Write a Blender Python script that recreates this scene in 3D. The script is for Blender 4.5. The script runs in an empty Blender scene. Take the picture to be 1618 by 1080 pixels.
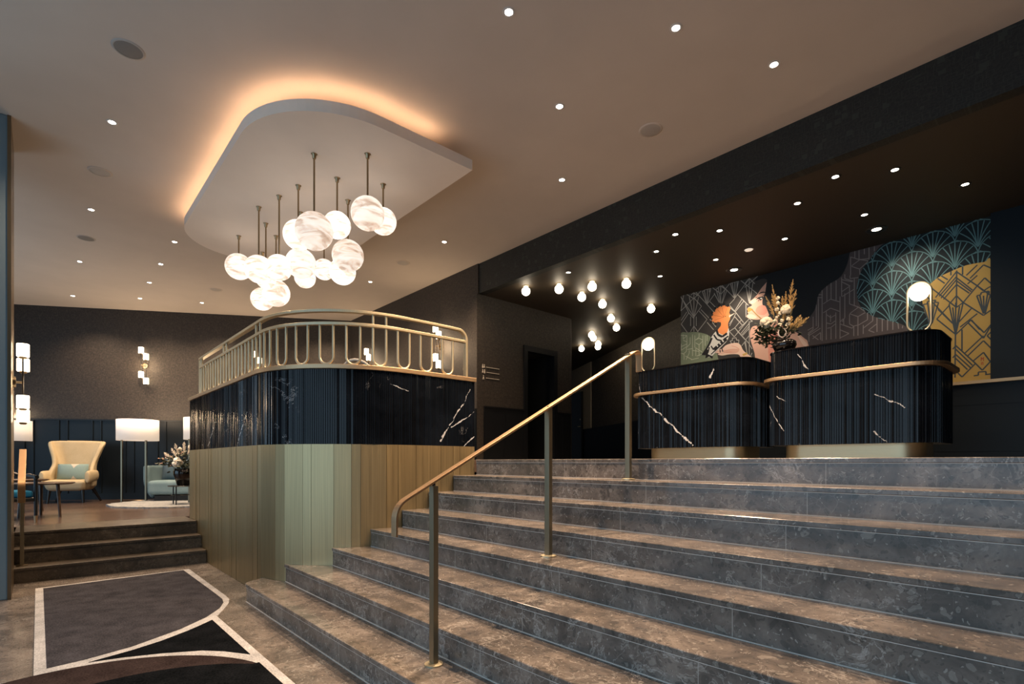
import bpy, bmesh, math, random
from mathutils import Vector, Matrix
from mathutils.geometry import tessellate_polygon
random.seed(7)
SC = bpy.context.scene
COL = SC.collection
PI = math.pi

# ------------------------------------------------------------------ camera
F = 836.0; XV = 60.0; H0 = 729.2; EZ = 1.296
YAW = math.atan((809 - XV) / F)
RT = (math.cos(YAW), -math.sin(YAW)); FW = (math.sin(YAW), math.cos(YAW))
cd = bpy.data.cameras.new('camera'); cam = bpy.data.objects.new('camera', cd); COL.objects.link(cam)
cd.sensor_fit = 'HORIZONTAL'; cd.sensor_width = 36.0; cd.lens = F / 1618 * 36
cd.shift_y = (H0 - 540) / 1618; cd.clip_end = 200; cd.clip_start = 0.05
cam.location = (0, 0, EZ); cam.rotation_euler = (PI / 2, 0, -YAW)
SC.camera = cam

def ray(x, y):
    u = (x - 809) / F
    return Vector((RT[0] * u + FW[0], RT[1] * u + FW[1], (H0 - y) / F))
EYE = Vector((0, 0, EZ))
def at_z(x, y, z):
    q = ray(x, y); return EYE + q * ((z - EZ) / q.z)
def at_x(x, y, X):
    q = ray(x, y); return EYE + q * (X / q.x)
def at_y(x, y, Y):
    q = ray(x, y); return EYE + q * (Y / q.y)
def at_d(x, y, dep):
    return EYE + ray(x, y) * dep

# ------------------------------------------------------------------ mesh builder
class MB:
    def __init__(s): s.v = []; s.f = []; s.sm = []
    def add(s, vs, fs, smooth=False):
        o = len(s.v); s.v += [tuple(p) for p in vs]
        for f in fs: s.f.append(tuple(i + o for i in f)); s.sm.append(smooth)
        return s
    def box(s, x0, x1, y0, y1, z0, z1):
        vs = [(x, y, z) for z in (z0, z1) for y in (y0, y1) for x in (x0, x1)]
        return s.add(vs, [(0, 2, 3, 1), (4, 5, 7, 6), (0, 1, 5, 4), (2, 6, 7, 3), (0, 4, 6, 2), (1, 3, 7, 5)])
    def obox(s, c, ax, ay, az):
        c = Vector(c); ax = Vector(ax); ay = Vector(ay); az = Vector(az)
        vs = [c + ax * i + ay * j + az * k for k in (-1, 1) for j in (-1, 1) for i in (-1, 1)]
        return s.add(vs, [(0, 2, 3, 1), (4, 5, 7, 6), (0, 1, 5, 4), (2, 6, 7, 3), (0, 4, 6, 2), (1, 3, 7, 5)])
    def prism(s, poly, z0, z1):
        n = len(poly)
        vs = [(p[0], p[1], z0) for p in poly] + [(p[0], p[1], z1) for p in poly]
        fs = [(i, (i + 1) % n, n + (i + 1) % n, n + i) for i in range(n)]
        tri = tessellate_polygon([[Vector((p[0], p[1], 0)) for p in poly]])
        for t in tri: fs.append(tuple(reversed(t))); fs.append(tuple(i + n for i in t))
        return s.add(vs, fs)
    def tube(s, pts, r, n=10, cap=True, closed=False, smooth=True):
        pts = [Vector(p) for p in pts]; m = len(pts)
        rs = r if isinstance(r, (list, tuple)) else [r] * m
        vs = []; prev = None
        for i, p in enumerate(pts):
            if closed: t = pts[(i + 1) % m] - pts[i - 1]
            else: t = pts[min(i + 1, m - 1)] - pts[max(i - 1, 0)]
            t.normalize()
            if prev is None:
                a = Vector((0, 0, 1)) if abs(t.z) < .9 else Vector((1, 0, 0))
                u = t.cross(a).normalized()
            else:
                u = (prev - t * prev.dot(t)).normalized()
            prev = u; w = t.cross(u)
            for k in range(n):
                an = 2 * PI * k / n
                vs.append(p + (u * math.cos(an) + w * math.sin(an)) * rs[i])
        fs = []
        for i in range(m if closed else m - 1):
            j = (i + 1) % m
            for k in range(n):
                l = (k + 1) % n
                fs.append((i * n + k, i * n + l, j * n + l, j * n + k))
        s.add(vs, fs, smooth)
        if cap and not closed:
            s.add(vs[:n], [tuple(reversed(range(n)))]); s.add(vs[-n:], [tuple(range(n))])
        return s
    def ribbon(s, pts, side, nrm, hw, hh):
        """rectangular bar swept along pts; side/nrm: functions or lists of vectors"""
        vs = []; m = len(pts)
        for i, p in enumerate(pts):
            p = Vector(p); a = Vector(side[i]) * hw; b = Vector(nrm[i]) * hh
            vs += [p - a - b, p + a - b, p + a + b, p - a + b]
        fs = []
        for i in range(m - 1):
            for k in range(4):
                l = (k + 1) % 4
                fs.append((i * 4 + k, i * 4 + l, i * 4 + 4 + l, i * 4 + 4 + k))
        fs.append((3, 2, 1, 0)); fs.append(tuple((m - 1) * 4 + k for k in range(4)))
        return s.add(vs, fs)
    def lathe(s, prof, c=(0, 0, 0), n=24, smooth=True, cap=True):
        vs = []; m = len(prof)
        for r, z in prof:
            for k in range(n):
                a = 2 * PI * k / n
                vs.append((c[0] + r * math.cos(a), c[1] + r * math.sin(a), c[2] + z))
        fs = []
        for i in range(m - 1):
            for k in range(n):
                l = (k + 1) % n
                fs.append((i * n + k, i * n + l, i * n + n + l, i * n + n + k))
        s.add(vs, fs, smooth)
        if cap and prof[0][0] > 1e-5: s.add(vs[:n], [tuple(reversed(range(n)))])
        if cap and prof[-1][0] > 1e-5: s.add(vs[-n:], [tuple(range(n))])
        return s
    def sphere(s, c, r, n=24, m=12, sz=1.0):
        prof = [(max(r * math.sin(PI * i / m), 1e-6), -r * sz * math.cos(PI * i / m)) for i in range(m + 1)]
        return s.lathe(prof, c, n)
    def grid(s, fn, nu, nv, smooth=True):
        vs = [fn(i / nu, j / nv) for j in range(nv + 1) for i in range(nu + 1)]
        fs = [(j * (nu + 1) + i, j * (nu + 1) + i + 1, (j + 1) * (nu + 1) + i + 1, (j + 1) * (nu + 1) + i) for j in range(nv) for i in range(nu)]
        return s.add(vs, fs, smooth)

XF = {}          # object name -> 4x4 of its thing
def _props(o, label=None, cat=None, group=None, kind=None):
    if label: o['label'] = label
    if cat: o['category'] = cat
    if group: o['group'] = group
    if kind: o['kind'] = kind
def thing(name, label, cat, loc=(0, 0, 0), rot=0, group=None):
    o = bpy.data.objects.new(name, None); COL.objects.link(o)
    o.location = loc; o.rotation_euler = (0, 0, rot); o.empty_display_size = .1
    _props(o, label, cat, group)
    XF[o.name] = Matrix.Translation(Vector(loc)) @ Matrix.Rotation(rot, 4, 'Z')
    return o
def make(name, mb, mat, parent=None, local=False, label=None, cat=None, group=None, kind=None,
         bevel=0, seg=2, sub=0, solid=0, weld=True):
    me = bpy.data.meshes.new(name)
    inv = None
    if parent is not None and not local: inv = XF[parent.name].inverted()
    vs = [tuple(inv @ Vector(p)) for p in mb.v] if inv is not None else mb.v
    me.from_pydata(vs, [], mb.f)
    me.polygons.foreach_set('use_smooth', mb.sm)
    bm = bmesh.new(); bm.from_mesh(me)
    if weld: bmesh.ops.remove_doubles(bm, verts=bm.verts, dist=1e-5)
    bmesh.ops.recalc_face_normals(bm, faces=bm.faces)
    bm.to_mesh(me); bm.free()
    if any(mb.sm): me.set_sharp_from_angle(angle=.95)
    o = bpy.data.objects.new(name, me); COL.objects.link(o)
    if mat: me.materials.append(mat)
    if parent is not None:
        o.parent = parent
        XF[o.name] = XF[parent.name]
    else: XF[o.name] = Matrix.Identity(4)
    _props(o, label, cat, group, kind)
    if solid:
        m = o.modifiers.new('s', 'SOLIDIFY'); m.thickness = solid; m.offset = 0
    if bevel:
        m = o.modifiers.new('b', 'BEVEL'); m.width = bevel; m.segments = seg; m.limit_method = 'ANGLE'; m.angle_limit = .6
    if sub:
        m = o.modifiers.new('u', 'SUBSURF'); m.levels = sub; m.render_levels = sub
    return o
def struct(name, mb, mat, parent=None, **k):
    return make(name, mb, mat, parent, kind='structure', **k)

# ------------------------------------------------------------------ materials
def mat_new(name):
    m = bpy.data.materials.new(name); m.use_nodes = True
    nt = m.node_tree; b = nt.nodes['Principled BSDF']
    return m, nt, b
class G:
    """small node-graph helper"""
    def __init__(s, nt): s.nt = nt
    def n(s, t, **k):
        nd = s.nt.nodes.new(t)
        for a, v in k.items(): setattr(nd, a, v)
        return nd
    def l(s, a, b): s.nt.links.new(a, b)
    def m(s, op, a, b=None, c=None, clamp=False):
        nd = s.n('ShaderNodeMath', operation=op); nd.use_clamp = clamp
        for i, v in enumerate((a, b, c)):
            if v is None: continue
            if isinstance(v, (int, float)): nd.inputs[i].default_value = v
            else: s.l(v, nd.inputs[i])
        return nd.outputs[0]
    def coord(s, sc=(1, 1, 1)):
        t = s.n('ShaderNodeTexCoord'); mp = s.n('ShaderNodeMapping')
        s.l(t.outputs['Object'], mp.inputs[0]); mp.inputs['Scale'].default_value = sc
        return mp.outputs[0]
    def noise(s, co, scale, detail=4, rough=.55, dist=0):
        nd = s.n('ShaderNodeTexNoise'); s.l(co, nd.inputs['Vector'])
        nd.inputs['Scale'].default_value = scale; nd.inputs['Detail'].default_value = detail
        nd.inputs['Roughness'].default_value = rough; nd.inputs['Distortion'].default_value = dist
        return nd.outputs['Fac']
    def ramp(s, fac, stops):
        nd = s.n('ShaderNodeValToRGB'); s.l(fac, nd.inputs[0])
        el = nd.color_ramp.elements
        while len(el) < len(stops): el.new(.5)
        for e, (p, c) in zip(el, stops):
            e.position = p; e.color = (*c, 1) if len(c) == 3 else c
        return nd.outputs[0]
    def mix(s, fac, a, b):
        nd = s.n('ShaderNodeMix', data_type='RGBA')
        if isinstance(fac, (int, float)): nd.inputs[0].default_value = fac
        else: s.l(fac, nd.inputs[0])
        for i, v in ((6, a), (7, b)):
            if isinstance(v, tuple): nd.inputs[i].default_value = (*v, 1)
            else: s.l(v, nd.inputs[i])
        return nd.outputs[2]
    def bump(s, h, strength, dist, bsdf):
        nd = s.n('ShaderNodeBump'); nd.inputs['Strength'].default_value = strength
        nd.inputs['Distance'].default_value = dist; s.l(h, nd.inputs['Height'])
        s.l(nd.outputs[0], bsdf.inputs['Normal'])
def plain(name, col, rough=.5, metal=0, spec=.5, coat=0, sheen=0):
    m, nt, b = mat_new(name)
    b.inputs['Base Color'].default_value = (*col, 1); b.inputs['Roughness'].default_value = rough
    b.inputs['Metallic'].default_value = metal; b.inputs['Specular IOR Level'].default_value = spec
    b.inputs['Coat Weight'].default_value = coat; b.inputs['Sheen Weight'].default_value = sheen
    return m
def emis(name, col, st):
    m, nt, b = mat_new(name)
    b.inputs['Base Color'].default_value = (.8, .8, .8, 1)
    b.inputs['Emission Color'].default_value = (*col, 1); b.inputs['Emission Strength'].default_value = st
    return m
def fabric(name, c1, c2, scale=160, rough=.9, bump=.25, sheen=.0, spec=.2):
    m, nt, b = mat_new(name); g = G(nt)
    co = g.coord(); f = g.noise(co, scale, 3); f2 = g.noise(co, 6, 3)
    ff = g.m('ADD', g.m('MULTIPLY', f, .6), g.m('MULTIPLY', f2, .4))
    g.l(g.ramp(ff, [(.35, c1), (.65, c2)]), b.inputs['Base Color'])
    b.inputs['Roughness'].default_value = rough; b.inputs['Sheen Weight'].default_value = sheen; b.inputs['Specular IOR Level'].default_value = spec
    g.bump(f, bump, .002, b)
    return m

def plaster(name, col):
    m, nt, b = mat_new(name); g = G(nt); co = g.coord()
    f = g.noise(co, 1.2, 4)
    c2 = tuple(v * .93 for v in col)
    g.l(g.ramp(f, [(.35, c2), (.65, col)]), b.inputs['Base Color'])
    b.inputs['Roughness'].default_value = .85
    g.bump(g.noise(co, 90, 3), .05, .002, b)
    return m

def stone(name, tint=(1, 1, 1), rough=.2, joints=None):
    m, nt, b = mat_new(name); g = G(nt); co = g.coord()
    dco = g.n('ShaderNodeVectorMath', operation='ADD'); nz = g.n('ShaderNodeTexNoise'); nz.inputs['Scale'].default_value = 7; nz.inputs['Detail'].default_value = 5
    g.l(co, nz.inputs['Vector']); sc = g.n('ShaderNodeVectorMath', operation='SCALE'); g.l(nz.outputs['Color'], sc.inputs[0]); sc.inputs['Scale'].default_value = .16
    g.l(co, dco.inputs[0]); g.l(sc.outputs[0], dco.inputs[1]); dc = dco.outputs[0]
    big = g.noise(co, 3.2, 9, .68, .8)
    col = g.ramp(big, [(.30, (.062, .054, .048)), (.44, (.13, .11, .096)), (.56, (.215, .18, .154)), (.74, (.37, .315, .275))])
    def vor(scale, feat):
        v = g.n('ShaderNodeTexVoronoi', feature=feat); v.inputs['Scale'].default_value = scale; g.l(dc, v.inputs['Vector']); return v
    v1 = vor(24, 'F1'); e1 = vor(13, 'DISTANCE_TO_EDGE'); v2 = vor(70, 'F1')
    c1 = g.n('ShaderNodeSeparateColor'); g.l(v1.outputs['Color'], c1.inputs[0])
    c2 = g.n('ShaderNodeSeparateColor'); g.l(v2.outputs['Color'], c2.inputs[0])
    dark = g.m('MULTIPLY', g.m('GREATER_THAN', c1.outputs[0], .74), g.m('LESS_THAN', v1.outputs['Distance'], .44))
    col = g.mix(g.m('MULTIPLY', dark, .6), col, (.06, .056, .05))
    lite = g.m('MULTIPLY', g.m('GREATER_THAN', c1.outputs[1], .84), g.m('LESS_THAN', v1.outputs['Distance'], .36))
    col = g.mix(g.m('MULTIPLY', lite, .4), col, (.45, .41, .36))
    sp = g.m('MULTIPLY', g.m('GREATER_THAN', c2.outputs[2], .90), g.m('LESS_THAN', v2.outputs['Distance'], .34))
    col = g.mix(g.m('MULTIPLY', sp, .55), col, (.56, .52, .46))
    sd_ = g.m('MULTIPLY', g.m('LESS_THAN', c2.outputs[2], .18), g.m('LESS_THAN', v2.outputs['Distance'], .42))
    col = g.mix(g.m('MULTIPLY', sd_, .55), col, (.05, .047, .043))
    edge = g.m('SUBTRACT', 1, g.m('MULTIPLY', e1.outputs['Distance'], 34), clamp=True)
    emask = g.m('MULTIPLY', g.m('SUBTRACT', g.noise(co, 2.3, 3), .47), 6, clamp=True)
    col = g.mix(g.m('MULTIPLY', g.m('MULTIPLY', edge, emask), .5), col, (.55, .51, .46))
    vn = g.noise(dc, 2.6, 6, .62, 1.4)
    vein = g.m('SUBTRACT', 1, g.m('MULTIPLY', g.m('ABSOLUTE', g.m('SUBTRACT', vn, .5)), 75), clamp=True)
    msk = g.m('MULTIPLY', g.m('SUBTRACT', g.noise(co, 1.6, 2), .46), 6, clamp=True)
    col = g.mix(g.m('MULTIPLY', g.m('MULTIPLY', vein, msk), .7), col, (.62, .58, .53))
    fine = g.noise(co, 75, 5, .7)
    col = g.mix(g.m('MULTIPLY', fine, .45), col, (.10, .09, .08))
    if joints:
        sep = g.n('ShaderNodeSeparateXYZ'); g.l(co, sep.inputs[0])
        for ax, off, pitch, w in joints:
            t = g.m('FRACT', g.m('DIVIDE', g.m('SUBTRACT', sep.outputs[ax], off - w / 2), pitch))
            col = g.mix(g.m('MULTIPLY', g.m('LESS_THAN', t, w / pitch), .7), col, (.45, .42, .38))
    if tint != (1, 1, 1):
        mm = g.n('ShaderNodeMix', data_type='RGBA', blend_type='MULTIPLY'); mm.inputs[0].default_value = 1
        g.l(col, mm.inputs[6]); mm.inputs[7].default_value = (*tint, 1); col = mm.outputs[2]
    g.l(col, b.inputs['Base Color'])
    g.l(g.m('ADD', g.m('MULTIPLY', fine, .12), rough - .04), b.inputs['Roughness'])
    b.inputs['Specular IOR Level'].default_value = .5
    return m

def marble(name, veins, axes=(1, 2), thr=.58):
    """black marble; veins = ((u0,v0),(u1,v1),width) in the given object-space axes"""
    m, nt, b = mat_new(name); g = G(nt); co = g.coord()
    nz = g.n('ShaderNodeTexNoise'); nz.inputs['Scale'].default_value = 7; nz.inputs['Detail'].default_value = 5; g.l(co, nz.inputs['Vector'])
    off = g.n('ShaderNodeVectorMath', operation='MULTIPLY_ADD'); g.l(nz.outputs['Color'], off.inputs[0])
    off.inputs[1].default_value = (.09, .09, .09); g.l(co, off.inputs[2])
    p = off.outputs[0]
    base = g.ramp(g.noise(co, 3, 6, .6, .5), [(.35, (.002, .0025, .0035)), (.7, (.006, .008, .012))])
    v1 = g.noise(p, 2.3, 6, .6, .8)
    vein = g.m('SUBTRACT', 1, g.m('MULTIPLY', g.m('ABSOLUTE', g.m('SUBTRACT', v1, .5)), 160), clamp=True)
    msk = g.m('MULTIPLY', g.m('SUBTRACT', g.noise(co, 2.1, 3), thr), 9, clamp=True)
    tot = g.m('MULTIPLY', g.m('MULTIPLY', vein, msk), .55)
    sep = g.n('ShaderNodeSeparateXYZ'); g.l(p, sep.inputs[0])
    o = .045
    brk = g.noise(co, 14, 4, .6)
    for vv in veins:
        a, c, w = vv[:3]; ax_ = vv[3] if len(vv) > 3 else axes
        U, V = sep.outputs[ax_[0]], sep.outputs[ax_[1]]
        du, dv = c[0] - a[0], c[1] - a[1]; L2 = du * du + dv * dv
        pu = g.m('SUBTRACT', U, a[0] + o); pv = g.m('SUBTRACT', V, a[1] + o)
        t = g.m('DIVIDE', g.m('ADD', g.m('MULTIPLY', pu, du), g.m('MULTIPLY', pv, dv)), L2, clamp=True)
        eu = g.m('SUBTRACT', pu, g.m('MULTIPLY', t, du)); ev = g.m('SUBTRACT', pv, g.m('MULTIPLY', t, dv))
        dist = g.m('SQRT', g.m('ADD', g.m('MULTIPLY', eu, eu), g.m('MULTIPLY', ev, ev)))
        ww = g.m('MULTIPLY', g.m('SUBTRACT', brk, .36), w * 4.2)
        k = g.m('MULTIPLY', g.m('GREATER_THAN', ww, dist), .85)
        tot = g.m('MAXIMUM', tot, k)
    g.l(g.mix(tot, base, (.55, .56, .58)), b.inputs['Base Color'])
    b.inputs['Roughness'].default_value = .2; b.inputs['Specular IOR Level'].default_value = .24
    return m

def brushed(name, col, rough=.34, vert=True, amt=.25):
    m, nt, b = mat_new(name); g = G(nt)
    co = g.coord((140, 140, 1.2) if vert else (6, 6, 160))
    f = g.noise(co, 1, 3)
    c2 = tuple(v * (1 - amt) for v in col)
    g.l(g.ramp(f, [(.3, c2), (.7, col)]), b.inputs['Base Color'])
    b.inputs['Metallic'].default_value = 1
    g.l(g.m('ADD', g.m('MULTIPLY', f, .14), rough - .07), b.inputs['Roughness'])
    return m

def wallpaper(name, c1, c2, scale=55):
    m, nt, b = mat_new(name); g = G(nt)
    co = g.coord((1, 1, .45)); co2 = g.coord((.35, .35, 1.6))
    a = g.noise(co, scale, 4, .7); c = g.noise(co2, scale, 4, .7)
    f = g.m('ADD', g.m('MULTIPLY', a, .55), g.m('MULTIPLY', c, .45))
    g.l(g.ramp(f, [(.38, c1), (.50, c2), (.62, tuple(min(1, v * 2.1) for v in c2))]), b.inputs['Base Color'])
    b.inputs['Roughness'].default_value = .62
    g.bump(f, .5, .004, b)
    return m

def wood(name, c1, c2, scale=1.0, rough=.35):
    m, nt, b = mat_new(name); g = G(nt); co = g.coord((1.2 * scale, 14 * scale, 14 * scale))
    f = g.noise(co, 1.3, 5, .6, .4)
    col = g.ramp(f, [(.3, c1), (.7, c2)])
    br = g.n('ShaderNodeTexBrick'); g.l(g.coord(), br.inputs['Vector'])
    br.inputs['Scale'].default_value = 1; br.inputs['Brick Width'].default_value = 1.4; br.inputs['Row Height'].default_value = .14
    br.inputs['Mortar Size'].default_value = .004; br.inputs['Color1'].default_value = (.75, .75, .75, 1); br.inputs['Color2'].default_value = (1.15, 1.15, 1.15, 1); br.inputs['Mortar'].default_value = (.3, .3, .3, 1)
    mm = g.n('ShaderNodeMix', data_type='RGBA', blend_type='MULTIPLY'); mm.inputs[0].default_value = 1
    g.l(col, mm.inputs[6]); g.l(br.outputs['Color'], mm.inputs[7])
    g.l(mm.outputs[2], b.inputs['Base Color']); b.inputs['Roughness'].default_value = rough
    return m

def alabaster(name, seed, st=1.15):
    m, nt, b = mat_new(name); g = G(nt)
    t = g.n('ShaderNodeTexCoord'); mp = g.n('ShaderNodeMapping'); g.l(t.outputs['Object'], mp.inputs[0])
    mp.inputs['Scale'].default_value = (2.6, 2.6, 11); mp.inputs['Location'].default_value = (seed * 3.1, seed * 1.7, seed)
    mp.inputs['Rotation'].default_value = (.35 * math.sin(seed * 2.1), .4 * math.cos(seed * 1.75), seed)
    f = g.noise(mp.outputs[0], 1.5, 7, .62, 1.1)
    col = g.ramp(f, [(.30, (.44, .29, .19)), (.42, (.72, .54, .42)), (.51, (.98, .82, .69)), (.64, (1, .93, .84))])
    b.inputs['Base Color'].default_value = (.35, .31, .27, 1); b.inputs['Roughness'].default_value = .3
    g.l(col, b.inputs['Emission Color']); b.inputs['Emission Strength'].default_value = st
    return m

def carpet_mat(name, c1, c2):
    return fabric(name, tuple(v * .7 for v in c1), tuple(v * 1.2 for v in c2), 90, 1.0, .4, 0, .0)

M = {}
M['plaster'] = plaster('ceiling_plaster', (.58, .505, .435))
M['cloud'] = plaster('panel_plaster', (.84, .745, .65))
M['darkceil'] = plain('dark_ceiling_paint', (.050, .038, .026), .6, 0, .3)
M['paper'] = wallpaper('woven_wallpaper', (.008, .0062, .005), (.0235, .018, .0138))
def bulkhead_paper(name):
    m, nt, b = mat_new(name); g = G(nt); co = g.coord((1, 1, 1))
    sep = g.n('ShaderNodeSeparateXYZ'); g.l(co, sep.inputs[0])
    cmb = g.n('ShaderNodeCombineXYZ'); g.l(sep.outputs[1], cmb.inputs[0]); g.l(sep.outputs[2], cmb.inputs[1])
    e = g.n('ShaderNodeTexVoronoi', feature='F1', distance='CHEBYCHEV'); e.inputs['Scale'].default_value = 15; g.l(cmb.outputs[0], e.inputs['Vector'])
    fr = g.m('FRACT', g.m('MULTIPLY', e.outputs['Distance'], 3.2))
    ln_ = g.m('LESS_THAN', fr, .16)
    f = g.noise(co, 45, 4, .7)
    base = g.ramp(f, [(.4, (.005, .0052, .0042)), (.6, (.014, .014, .011))])
    g.l(g.mix(g.m('MULTIPLY', ln_, .7), base, (.028, .031, .024)), b.inputs['Base Color'])
    b.inputs['Roughness'].default_value = .65; g.bump(f, .4, .003, b)
    return m
M['paper_green'] = bulkhead_paper('patterned_bulkhead_paper')
M['paper_plain'] = wallpaper('bulkhead_wallpaper', (.005, .0055, .0045), (.013, .0135, .0105), 40)
M['brownwall'] = wallpaper('corridor_wallpaper', (.035, .026, .018), (.06, .046, .034), 40)
M['navy'] = plain('navy_paint', (.0052, .0092, .014), .45, 0, .25)
M['navydark'] = plain('near_black_paint', (.005, .006, .008), .45, 0, .25)
M['black'] = plain('black_lacquer', (.006, .006, .007), .35)
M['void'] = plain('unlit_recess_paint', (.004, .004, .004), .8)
M['pillar'] = plain('grey_blue_painted_metal', (.12, .17, .20), .45)
M['stone_tread'] = stone('taupe_marble_tread', rough=.16, joints=((1, 1.35, 2.15, .004),))
M['stone_riser'] = stone('taupe_marble_riser', joints=((1, 1.35, 1.075, .004),))
M['stone_floor'] = stone('taupe_marble_floor', rough=.26, joints=((0, .5, 1.2, .004), (1, 3.52, 1.2, .004)))
M['stone_dark'] = stone('dark_marble_step', (.40, .38, .33), rough=.3)
M['grout'] = plain('pale_grout', (.62, .58, .53), .6)
M['bronze'] = brushed('brushed_bronze', (.50, .395, .22), .46)
M['brass'] = brushed('brushed_brass', (.55, .39, .235), .46, False, .12)
M['brassrail'] = brushed('antique_brass', (.60, .53, .37), .48, True, .12)
M['darkbrass'] = brushed('dark_bronze', (.22, .17, .11), .36, True, .15)
M['postbronze'] = brushed('post_bronze', (.33, .28, .19), .42, True, .15)
M['handrail'] = brushed('handrail_bronze', (.50, .33, .19), .5, False, .12)
M['copper'] = brushed('warm_bronze_rail', (.42, .27, .15), .45, False, .12)
M['rod'] = brushed('rod_brass', (.36, .27, .16), .35, True, .1)
M['plinth'] = brushed('plinth_brass', (.66, .56, .36), .42, False, .08)
M['white_emit'] = emis('frosted_glass_lit', (1, .88, .70), 9)
M['globe_emit'] = emis('opal_globe_lit', (1, .83, .60), 14)
M['tube_emit'] = emis('frosted_cylinder_lit', (1, .80, .55), 6)
M['down_emit'] = emis('downlight_lens_lit', (1, .90, .76), 14)
M['down_emit_small'] = emis('small_downlight_lens_lit', (1, .88, .70), 5)
M['shade'] = emis('linen_shade_lit', (1, .76, .56), .42)
M['led'] = emis('warm_led_strip', (1, .62, .37), 27)
M['trimwhite'] = plain('white_trim', (.6, .56, .52), .5)
M['trimblack'] = plain('black_trim', (.02, .018, .015), .4)
M['grille'] = plain('speaker_grille', (.20, .185, .17), .7)
M['greyring'] = plain('speaker_ring', (.42, .38, .345), .6)
M['cream'] = fabric('cream_wool', (.46, .375, .235), (.55, .46, .30))
M['teal_fab'] = fabric('pale_teal_wool', (.13, .21, .24), (.20, .285, .315))
M['blue_fab'] = fabric('bright_blue_fabric', (.01, .12, .24), (.02, .18, .32))
M['walnut'] = wood('dark_walnut', (.035, .02, .012), (.08, .048, .03), 1.0, .35)
M['floorwood'] = wood('brown_oak_floor', (.062, .042, .032), (.12, .082, .063), 1.0, .24)
M['rug'] = fabric('pale_shag', (.15, .17, .19), (.40, .41, .41), 30, .95, .8)
M['c_white'] = carpet_mat('carpet_pale_border', (.44, .44, .44), (.58, .57, .56))
M['c_grey'] = carpet_mat('carpet_grey', (.040, .040, .046), (.072, .070, .080))
M['c_black'] = carpet_mat('carpet_black', (.004, .005, .006), (.011, .012, .014))
M['c_brown'] = carpet_mat('carpet_brown', (.028, .020, .020), (.048, .035, .033))
M['vase'] = plain('black_glazed_ceramic', (.006, .005, .005), .12)
M['straw'] = plain('dried_straw', (.55, .38, .16), .8)
M['ivory'] = plain('ivory_petals', (.75, .66, .50), .7)
M['wheat'] = plain('golden_wheat', (.48, .30, .11), .8)
M['leaf'] = plain('dark_olive_leaf', (.03, .038, .016), .6)
M['white_fl'] = plain('white_petals', (.80, .74, .64), .7)
M['pinkbr'] = plain('dusty_pink_petals', (.42, .22, .16), .7)

# ------------------------------------------------------------------ plan constants
CZ = 4.55            # pale ceiling
RZ = 4.065           # dark reception ceiling / bulkhead underside
WX = 5.40            # long dark wall
LZ = 0.495           # lounge floor
TZ = 1.32            # reception level
RS = .165; GO = .305
XS = [1.44 + GO * i for i in range(8)]
CR = 1.086; CCX = 2.706; CCY = 5.666; SL = CR * PI / 2
S0 = -(8.73 - CCY); S1 = SL + (3.555 - CCX)
def path(s, d=0.0):
    if s < 0: return (CCX - CR + d, CCY - s, -1.0, 0.0)
    if s <= SL:
        a = s / CR; c, sn = math.cos(a), math.sin(a); r = CR - d
        return (CCX - r * c, CCY - r * sn, -c, -sn)
    return (CCX + s - SL, CCY - CR + d, 0.0, -1.0)
def srange(a, b, st):
    n = max(1, int(math.ceil((b - a) / st))); return [a + (b - a) * i / n for i in range(n + 1)]
def pathpts(a, b):
    out = [a]
    for s in [SL * i / 28 for i in range(29)]:
        if a < s < b: out.append(s)
    out.append(b); return out
def band(mb, a, b, d0, d1, z0, z1):
    ss = pathpts(a, b); vs = []
    for s in ss:
        x, y, _, _ = path(s, d0); X, Y, _, _ = path(s, d1)
        vs += [(x, y, z0), (x, y, z1), (X, Y, z1), (X, Y, z0)]
    fs = []
    for i in range(len(ss) - 1):
        for k in range(4):
            l = (k + 1) % 4; fs.append((i * 4 + k, i * 4 + l, i * 4 + 4 + l, i * 4 + 4 + k))
    fs.append((0, 1, 2, 3)); n = len(ss) * 4; fs.append((n - 1, n - 2, n - 3, n - 4))
    return mb.add(vs, fs)
def ywall(X):
    if X < CCX - CR: return CCY
    if X < CCX: return CCY - math.sqrt(max(CR * CR - (CCX - X) ** 2, 0))
    return CCY - CR

# ------------------------------------------------------------------ the shell
YE = -3.2   # end of hall behind the camera's right
b = MB().box(-3.2, 1.9, -5, 8.6, -.1, 0); struct('floor_lobby', b, M['stone_floor'])
b = MB().box(XS[7] + .30, 14.5, YE, 13, TZ - .1, TZ).box(XS[7] + .03, XS[7] + .30, YE, CCY - CR - .02, TZ - .1, TZ - .032)
struct('floor_reception', b, M['stone_floor'])
b = MB().prism([(-3.2, 9.02), (1.62, 9.02), (1.9, 8.3), (5.4, 8.3), (5.4, 12.2), (-3.2, 17)], LZ - .12, LZ)
struct('floor_lounge', b, M['floorwood'])
bb = MB().prism([(1.76, 8.6), (1.76, CCY), (2.2, 4.98), (2.6, 4.74), (WX, 4.74), (WX, 8.6)], TZ - .14, TZ)
struct('floor_balcony', bb, M['floorwood'])
b = MB().box(-3.2, WX + .08, -5, 17.5, CZ, CZ + .15); struct('ceiling', b, M['plaster'])
b = MB().box(WX + .02, 14.6, YE, 14, RZ, RZ + .15); struct('ceiling_reception', b, M['darkceil'])
b = MB().box(WX, WX + .12, YE, 6.84, RZ - .002, CZ); struct('wall_bulkhead', b, M['paper_green'])
# long wall beyond the recess, a hand proud of the bulkhead
w = MB().box(WX - .02, WX + .12, 6.872, 12.2, .3, CZ).box(WX - .02, WX + .12, 6.84, 6.872, RZ, CZ)
wr = struct('wall_right', w, M['paper'])
b = MB().box(WX - .045, WX - .02, 6.872, 12.0, TZ - .02, 2.14).box(WX - .06, WX - .02, 6.872, 12.0, 2.14, 2.17)
struct('wainscot', b, M['navy'], wr)
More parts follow.
